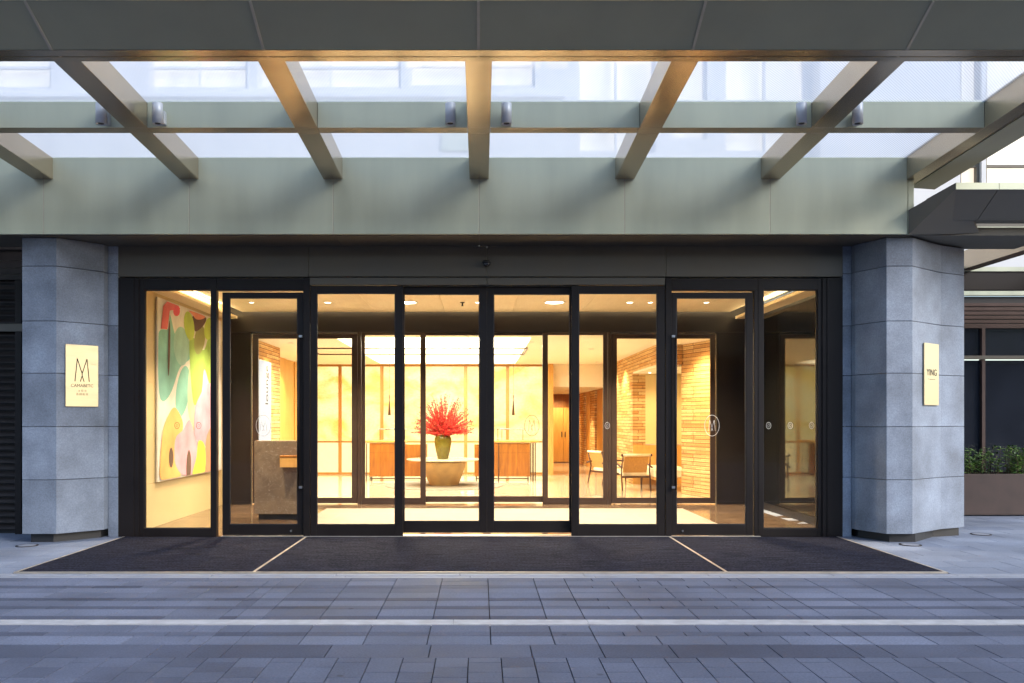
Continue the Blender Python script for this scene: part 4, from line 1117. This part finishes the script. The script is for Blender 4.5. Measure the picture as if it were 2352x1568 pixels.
# armchairs
def armchair(cx, cy, rot, lab):
    t = thing('armchair', lab, 'armchair', (cx, cy, 0), 'wooden lounge armchairs')
    t.rotation_euler = (0, 0, rot)
    def bl(name, g, m, bev=0):
        o = g.build(name, m, None, bev); o.parent = t; return o
    # faces +y (back towards the camera, -y)
    W = .33
    g = MB(); g.hexa([(-.26, -.22, .36), (.26, -.22, .36), (.26, -.18, .36), (-.26, -.18, .36)], [(-.26, -.36, .74), (.26, -.36, .74), (.26, -.32, .74), (-.26, -.32, .74)]); bl('backrest', g, M['cane'], .006)
    g = MB(); g.tube([(-.30, -.36, .76), (.30, -.36, .76)], .028, 12); bl('head_roll', g, M['cream'])
    g = MB(); g.tube([(-.335, -.36, .76), (-.30, -.36, .76)], .03, 12); g.tube([(.30, -.36, .76), (.335, -.36, .76)], .03, 12); bl('end_knob', g, M['wood_dk'])
    g = MB(); g.hexa([(-.26, -.24, .30), (.26, -.24, .30), (.26, .30, .36), (-.26, .30, .36)], [(-.26, -.24, .38), (.26, -.24, .38), (.26, .30, .44), (-.26, .30, .44)]); bl('seat', g, M['cream'], .015)
    for s_ in (-1, 1):
        g = MB(); g.tube([(s_ * .31, -.36, 0), (s_ * .31, -.27, .42), (s_ * .295, -.36, .74)], .019, 8, .015); bl('leg', g, M['wood_dk'])
        g = MB(); g.tube([(s_ * .31, .30, 0), (s_ * .31, .26, .55)], .014, 8, .019); bl('leg', g, M['wood_dk'])
        g = MB(); g.tube([(s_ * .33, -.38, .50), (s_ * .335, 0, .56), (s_ * .32, .30, .555)], .020, 8); bl('armrest', g, M['wood_dk'])
    g = MB(); g.box(-.30, .30, -.29, -.26, .27, .31); g.box(-.30, .30, .26, .29, .30, .34); bl('rail', g, M['wood_dk'])
    return t
armchair(wx(1456.5, 17.7), 18.0, R(6), 'cane backed armchair seen from behind, nearest the doors')
armchair(wx(1397, 19.6), 19.7, R(-65), 'armchair turned sideways behind the nearer one, by the block wall')
# bench in the niche
t = thing('niche_bench', 'cream upholstered bench inside the lit niche', 'bench', (4.2, 18.4, 0))
g = MB(); g.box(3.66, 4.5, 17.4, 19.4, .30, .46); g.build('cushion', M['cream'], t, .02)
g = MB(); g.box(3.68, 4.48, 17.42, 19.38, .24, .298); g.build('frame', M['wood_lt'], t)
g = MB()
for a in (3.72, 4.4):
    for b in (17.5, 19.3): g.box(a, a + .04, b - .04, b, 0, .239)
g.build('leg', M['wood_dk'], t)

# ================================================================ LEFT louvre doors
t = thing('louvre_door', 'dark brown metal louvre doors at the far left beside the column', 'louvre door', (-6.5, 11.0, 0))
DL = 10.95
g = MB(); z = .06
while z < 3.33:
    if not (2.72 < z + .04 < 2.90):
        g.hexa([(-5.93 - .02 + .0, DL, z), (-5.62, DL, z), (-5.62, DL + .05, z + .055), (-5.95, DL + .05, z + .055)],
               [(-5.95, DL, z + .008), (-5.62, DL, z + .008), (-5.62, DL + .05, z + .063), (-5.95, DL + .05, z + .063)])
    z += .088
for k in range(0): pass
g.build('slats', M['louvre'], t)
g = MB(); g.box(-8.5, -5.6, DL + .06, DL + .1, 0, 3.35); g.build('backing', M['plinth'], t)
for a, b in ((-6.03, -5.965), (-6.13, -6.05), (-6.9, -6.82), (-8.5, -8.4)):
    g = MB(); g.box(a, b, DL - .03, DL + .055, 0, 3.35); g.build('stile', M['bronze'], t, .002)
g = MB(); g.box(-8.5, -5.6, DL - .05, DL - .031, Z1(757) - .0, Z1(739)); g.build('cross_rail', M['header'], t, .002)
for za, zb2 in ((3.352, 3.42), (3.43, 3.50), (3.51, 3.60), (3.61, 3.742)):
    g = MB(); g.box(-8.5, -5.6, DL - .03, DL + .05, za, zb2); g.build('head_panel', M['louvre'], t, .002)
g = MB(); z = .06
while z < 3.33:
    g.hexa([(-6.82, DL, z), (-6.14, DL, z), (-6.14, DL + .05, z + .055), (-6.82, DL + .05, z + .055)],
           [(-6.82, DL, z + .008), (-6.14, DL, z + .008), (-6.14, DL + .05, z + .063), (-6.82, DL + .05, z + .063)]); z += .088
g.build('slats', M['louvre'], t)
g = MB(); g.box(-10.6, -5.2, 10.9, 11.04, 3.744, 4.3); g.build('head_panel', M['louvre'], t)

# ================================================================ RIGHT window wall, planter
DW = 13.8
def XW(px): return wx(px, DW)
def ZW(py): return wz(py, DW)
t = thing('ground_floor_window', 'dark reflecting ground floor window with red brown slats above, behind the planter', 'window', (9, DW, 0))
gx = [6.2, XW(2256), XW(2475), 12.2]
for a, b in zip(gx[:-1], gx[1:]):
    g = MB(); g.box(a + .03, b - .03, DW + .03, DW + .05, .05, ZW(827)); g.build('pane', M['darkglass'], t)
    g = MB(); g.box(a + .03, b - .03, DW + .03, DW + .05, ZW(817), ZW(754)); g.build('pane', M['darkglass'], t)
g = MB()
for a in gx: g.box(a - .028, a + .028, DW - .03, DW + .06, .0, ZW(754))
g.build('mullion', M['louvre_red'], t, .002)
g = MB(); g.box(6.2, 12.2, DW - .06, DW - .031, ZW(827) + .01, ZW(817)); g.build('transom', M['header'], t, .002)
g = MB(); g.box(6.2, 12.2, DW - .03, DW + .06, ZW(754) + .001, ZW(744)); g.build('head_frame', M['louvre_red'], t, .002)
g = MB()
for k in range(5): z0 = ZW(743) + k * .07; g.box(6.2, 12.2, DW - .03, DW + .0, z0 + .004, z0 + .058)
g.build('slats', M['louvre_red'], t, .002)
g = MB(); g.box(6.2, 12.2, DW + .001, DW + .06, ZW(743), ZW(681)); g.build('backing', M['plinth'], t)
g = MB(); g.box(6.2, 12.2, DW - .05, DW + .05, 3.57, 3.66); g.build('head_strip', M['fascia'], t, .002)
t = thing('planter', 'long rust brown metal planter box at the right edge', 'planter', (9.5, 13.2, 0))
g = MB(); g.box(7.2, 12.2, 12.98, 13.02, 0.02, .66); g.box(7.2, 12.2, 13.5, 13.54, .02, .66); g.box(7.2, 7.24, 13.021, 13.499, .02, .66); g.build('box', M['planter'], t, .003)
g = MB(); g.box(7.25, 12.19, 13.03, 13.49, .3, .62); g.build('soil', M['soil'], t)
def shrub(x0, x1, lab, seed):
    rn = random.Random(seed)
    t = thing('shrub', lab, 'shrub', ((x0 + x1) / 2, 13.25, .62), 'glossy shrubs in the planter')
    gl, gs = MB(), MB()
    n = int((x1 - x0) * 60)
    for i in range(n):
        bx_, by_ = rn.uniform(x0, x1), rn.uniform(13.05, 13.48)
        h = rn.uniform(.22, .50); lean = Vector((rn.uniform(-.16, .16), rn.uniform(-.2, .08), 1)).normalized()
        p0 = Vector((bx_, by_, .60)); p1 = p0 + lean * h
        pm_ = p0 + lean * h * .5 + Vector((rn.uniform(-.03, .03), rn.uniform(-.03, .03), 0))
        gs.tube([p0, pm_, p1], .005, 4, .003)
        for k in range(15):
            u = 1 - rn.random() ** 1.6 * .85; q = p0.lerp(pm_, u * 2) if u < .5 else pm_.lerp(p1, u * 2 - 1)
            a = rn.uniform(0, 2 * PI); el = rn.uniform(-.3, .8)
            d_ = Vector((math.cos(a) * math.cos(el), math.sin(a) * math.cos(el), math.sin(el)))
            L = rn.uniform(.05, .095); wv = d_.cross(Vector((0, 0, 1))).normalized() * L * .23
            up = wv.cross(d_).normalized() * L * .1
            gl.mi = 0 if rn.random() < .55 else 1
            gl.add([q, q + d_ * L * .5 + wv - up, q + d_ * L - up * 2, q + d_ * L * .5 - wv - up, q + d_ * L * .5 + up * .3], [(0, 1, 4), (1, 2, 4), (2, 3, 4), (3, 0, 4)])
    gl.build('leaves', [M['leafA'], M['leafB']], t); gs.build('stems', M['stem'], t)
shrub(7.27, 8.15, 'glossy green shrub in the planter, next to the stone column', 1)
shrub(8.15, 9.05, 'glossy green shrub in the planter, cut off by the right edge of the photo', 2)

# ================================================================ UPPER BUILDING
DU = 13.9
def XU(px): return wx(px, DU)
def ZU(py): return wz(py, DU)
t = thing('hotel_building', 'pale hotel facade with warm lit windows rising above the canopy', 'building', (0, DU, 3.9))
wins = [(XU(342), XU(568), ZU(203), 9.3), (XU(592), XU(921), ZU(203), 9.3), (XU(938), XU(1229), ZU(199), 9.3),
        (XU(1326), XU(1505), ZU(350), 9.3), (XU(1542), XU(1624), ZU(321), 9.3), (XU(1663), XU(1854), ZU(350), 9.3),
        (XU(2205), XU(2254), ZU(430), 9.3), (XU(2264), XU(2700), ZU(430), 9.3), (-12.5, -7.2, ZU(203), 9.3)]
xs_ = sorted(set([-14.0] + [v for w_ in wins for v in (w_[0], w_[1])] + [16.0]))
g = MB()
for a, b in zip(xs_[:-1], xs_[1:]):
    hit_ = [w_ for w_ in wins if abs(w_[0] - a) < 1e-6 and abs(w_[1] - b) < 1e-6]
    if hit_:
        g.box(a, b, DU, DU + .3, 3.90, hit_[0][2]); g.box(a, b, DU, DU + .3, hit_[0][3], 16)
    else: g.box(a, b, DU, DU + .3, 3.90, 16)
g.build('wall', M['facade'], t)
for i, (a, b, z0, z1) in enumerate(wins):
    g = MB(); g.frame(a + .002, b - .002, z0 + .002, z1 - .002, a + .05, b - .05, z0 + .05, z1 - .05, DU + .06, DU + .14)
    if b - a > 1: g.box((a + b) / 2 - .02, (a + b) / 2 + .02, DU + .07, DU + .13, z0 + .05, z1 - .05)
    g.box(a + .05, b - .05, DU + .068, DU + .132, z0 + .36, z0 + .40)
    o = g.build('window', M['header'] if i in (6, 7) else M['facade'], t)
    g = MB(); g.box(a + .01, b - .01, DU + .2, DU + .21, z0 + .01, z1 - .01); part('curtain', g, M['warmwin'], o)
    g = MB(); g.box(a + .051, b - .051, DU + .142, DU + .15, z0 + .051, z1 - .051); part('pane', g, M['glass'], o)
# ledges
g = MB(); g.box(-14, 1.4, DU - .25, DU - .001, ZU(235), ZU(228)); g.build('ledge', M['facade'], t, .003)
g = MB(); g.box(-.65, -.2, DU - .03, DU - .001, ZU(347), ZU(306)); g.build('access_panel', M['fascia'], t, .003)
g = MB(); g.box(5.55, 6.0, DU - .35, DU - .001, 4.6, 16); g.build('pier', M['facade'], t, .003)

# ================================================================ ACROSS THE STREET (unseen mass, added to keep bright sky out of the glass)
t = thing('added_opposite_block', 'unseen long low building mass across the street, added to keep sky haze off the glass', 'building', (0, -26, 0))
g = MB(); g.box(-45, 45, -32, -26, 0, 10.5); g.build('wall', M['opp'], t)
for k in range(18):
    g = MB(); x_ = -43 + k * 5; g.box(x_, x_ + 3.2, -25.98, -25.9, 5.2, 8.4); g.build('window', M['darkglass'], t)
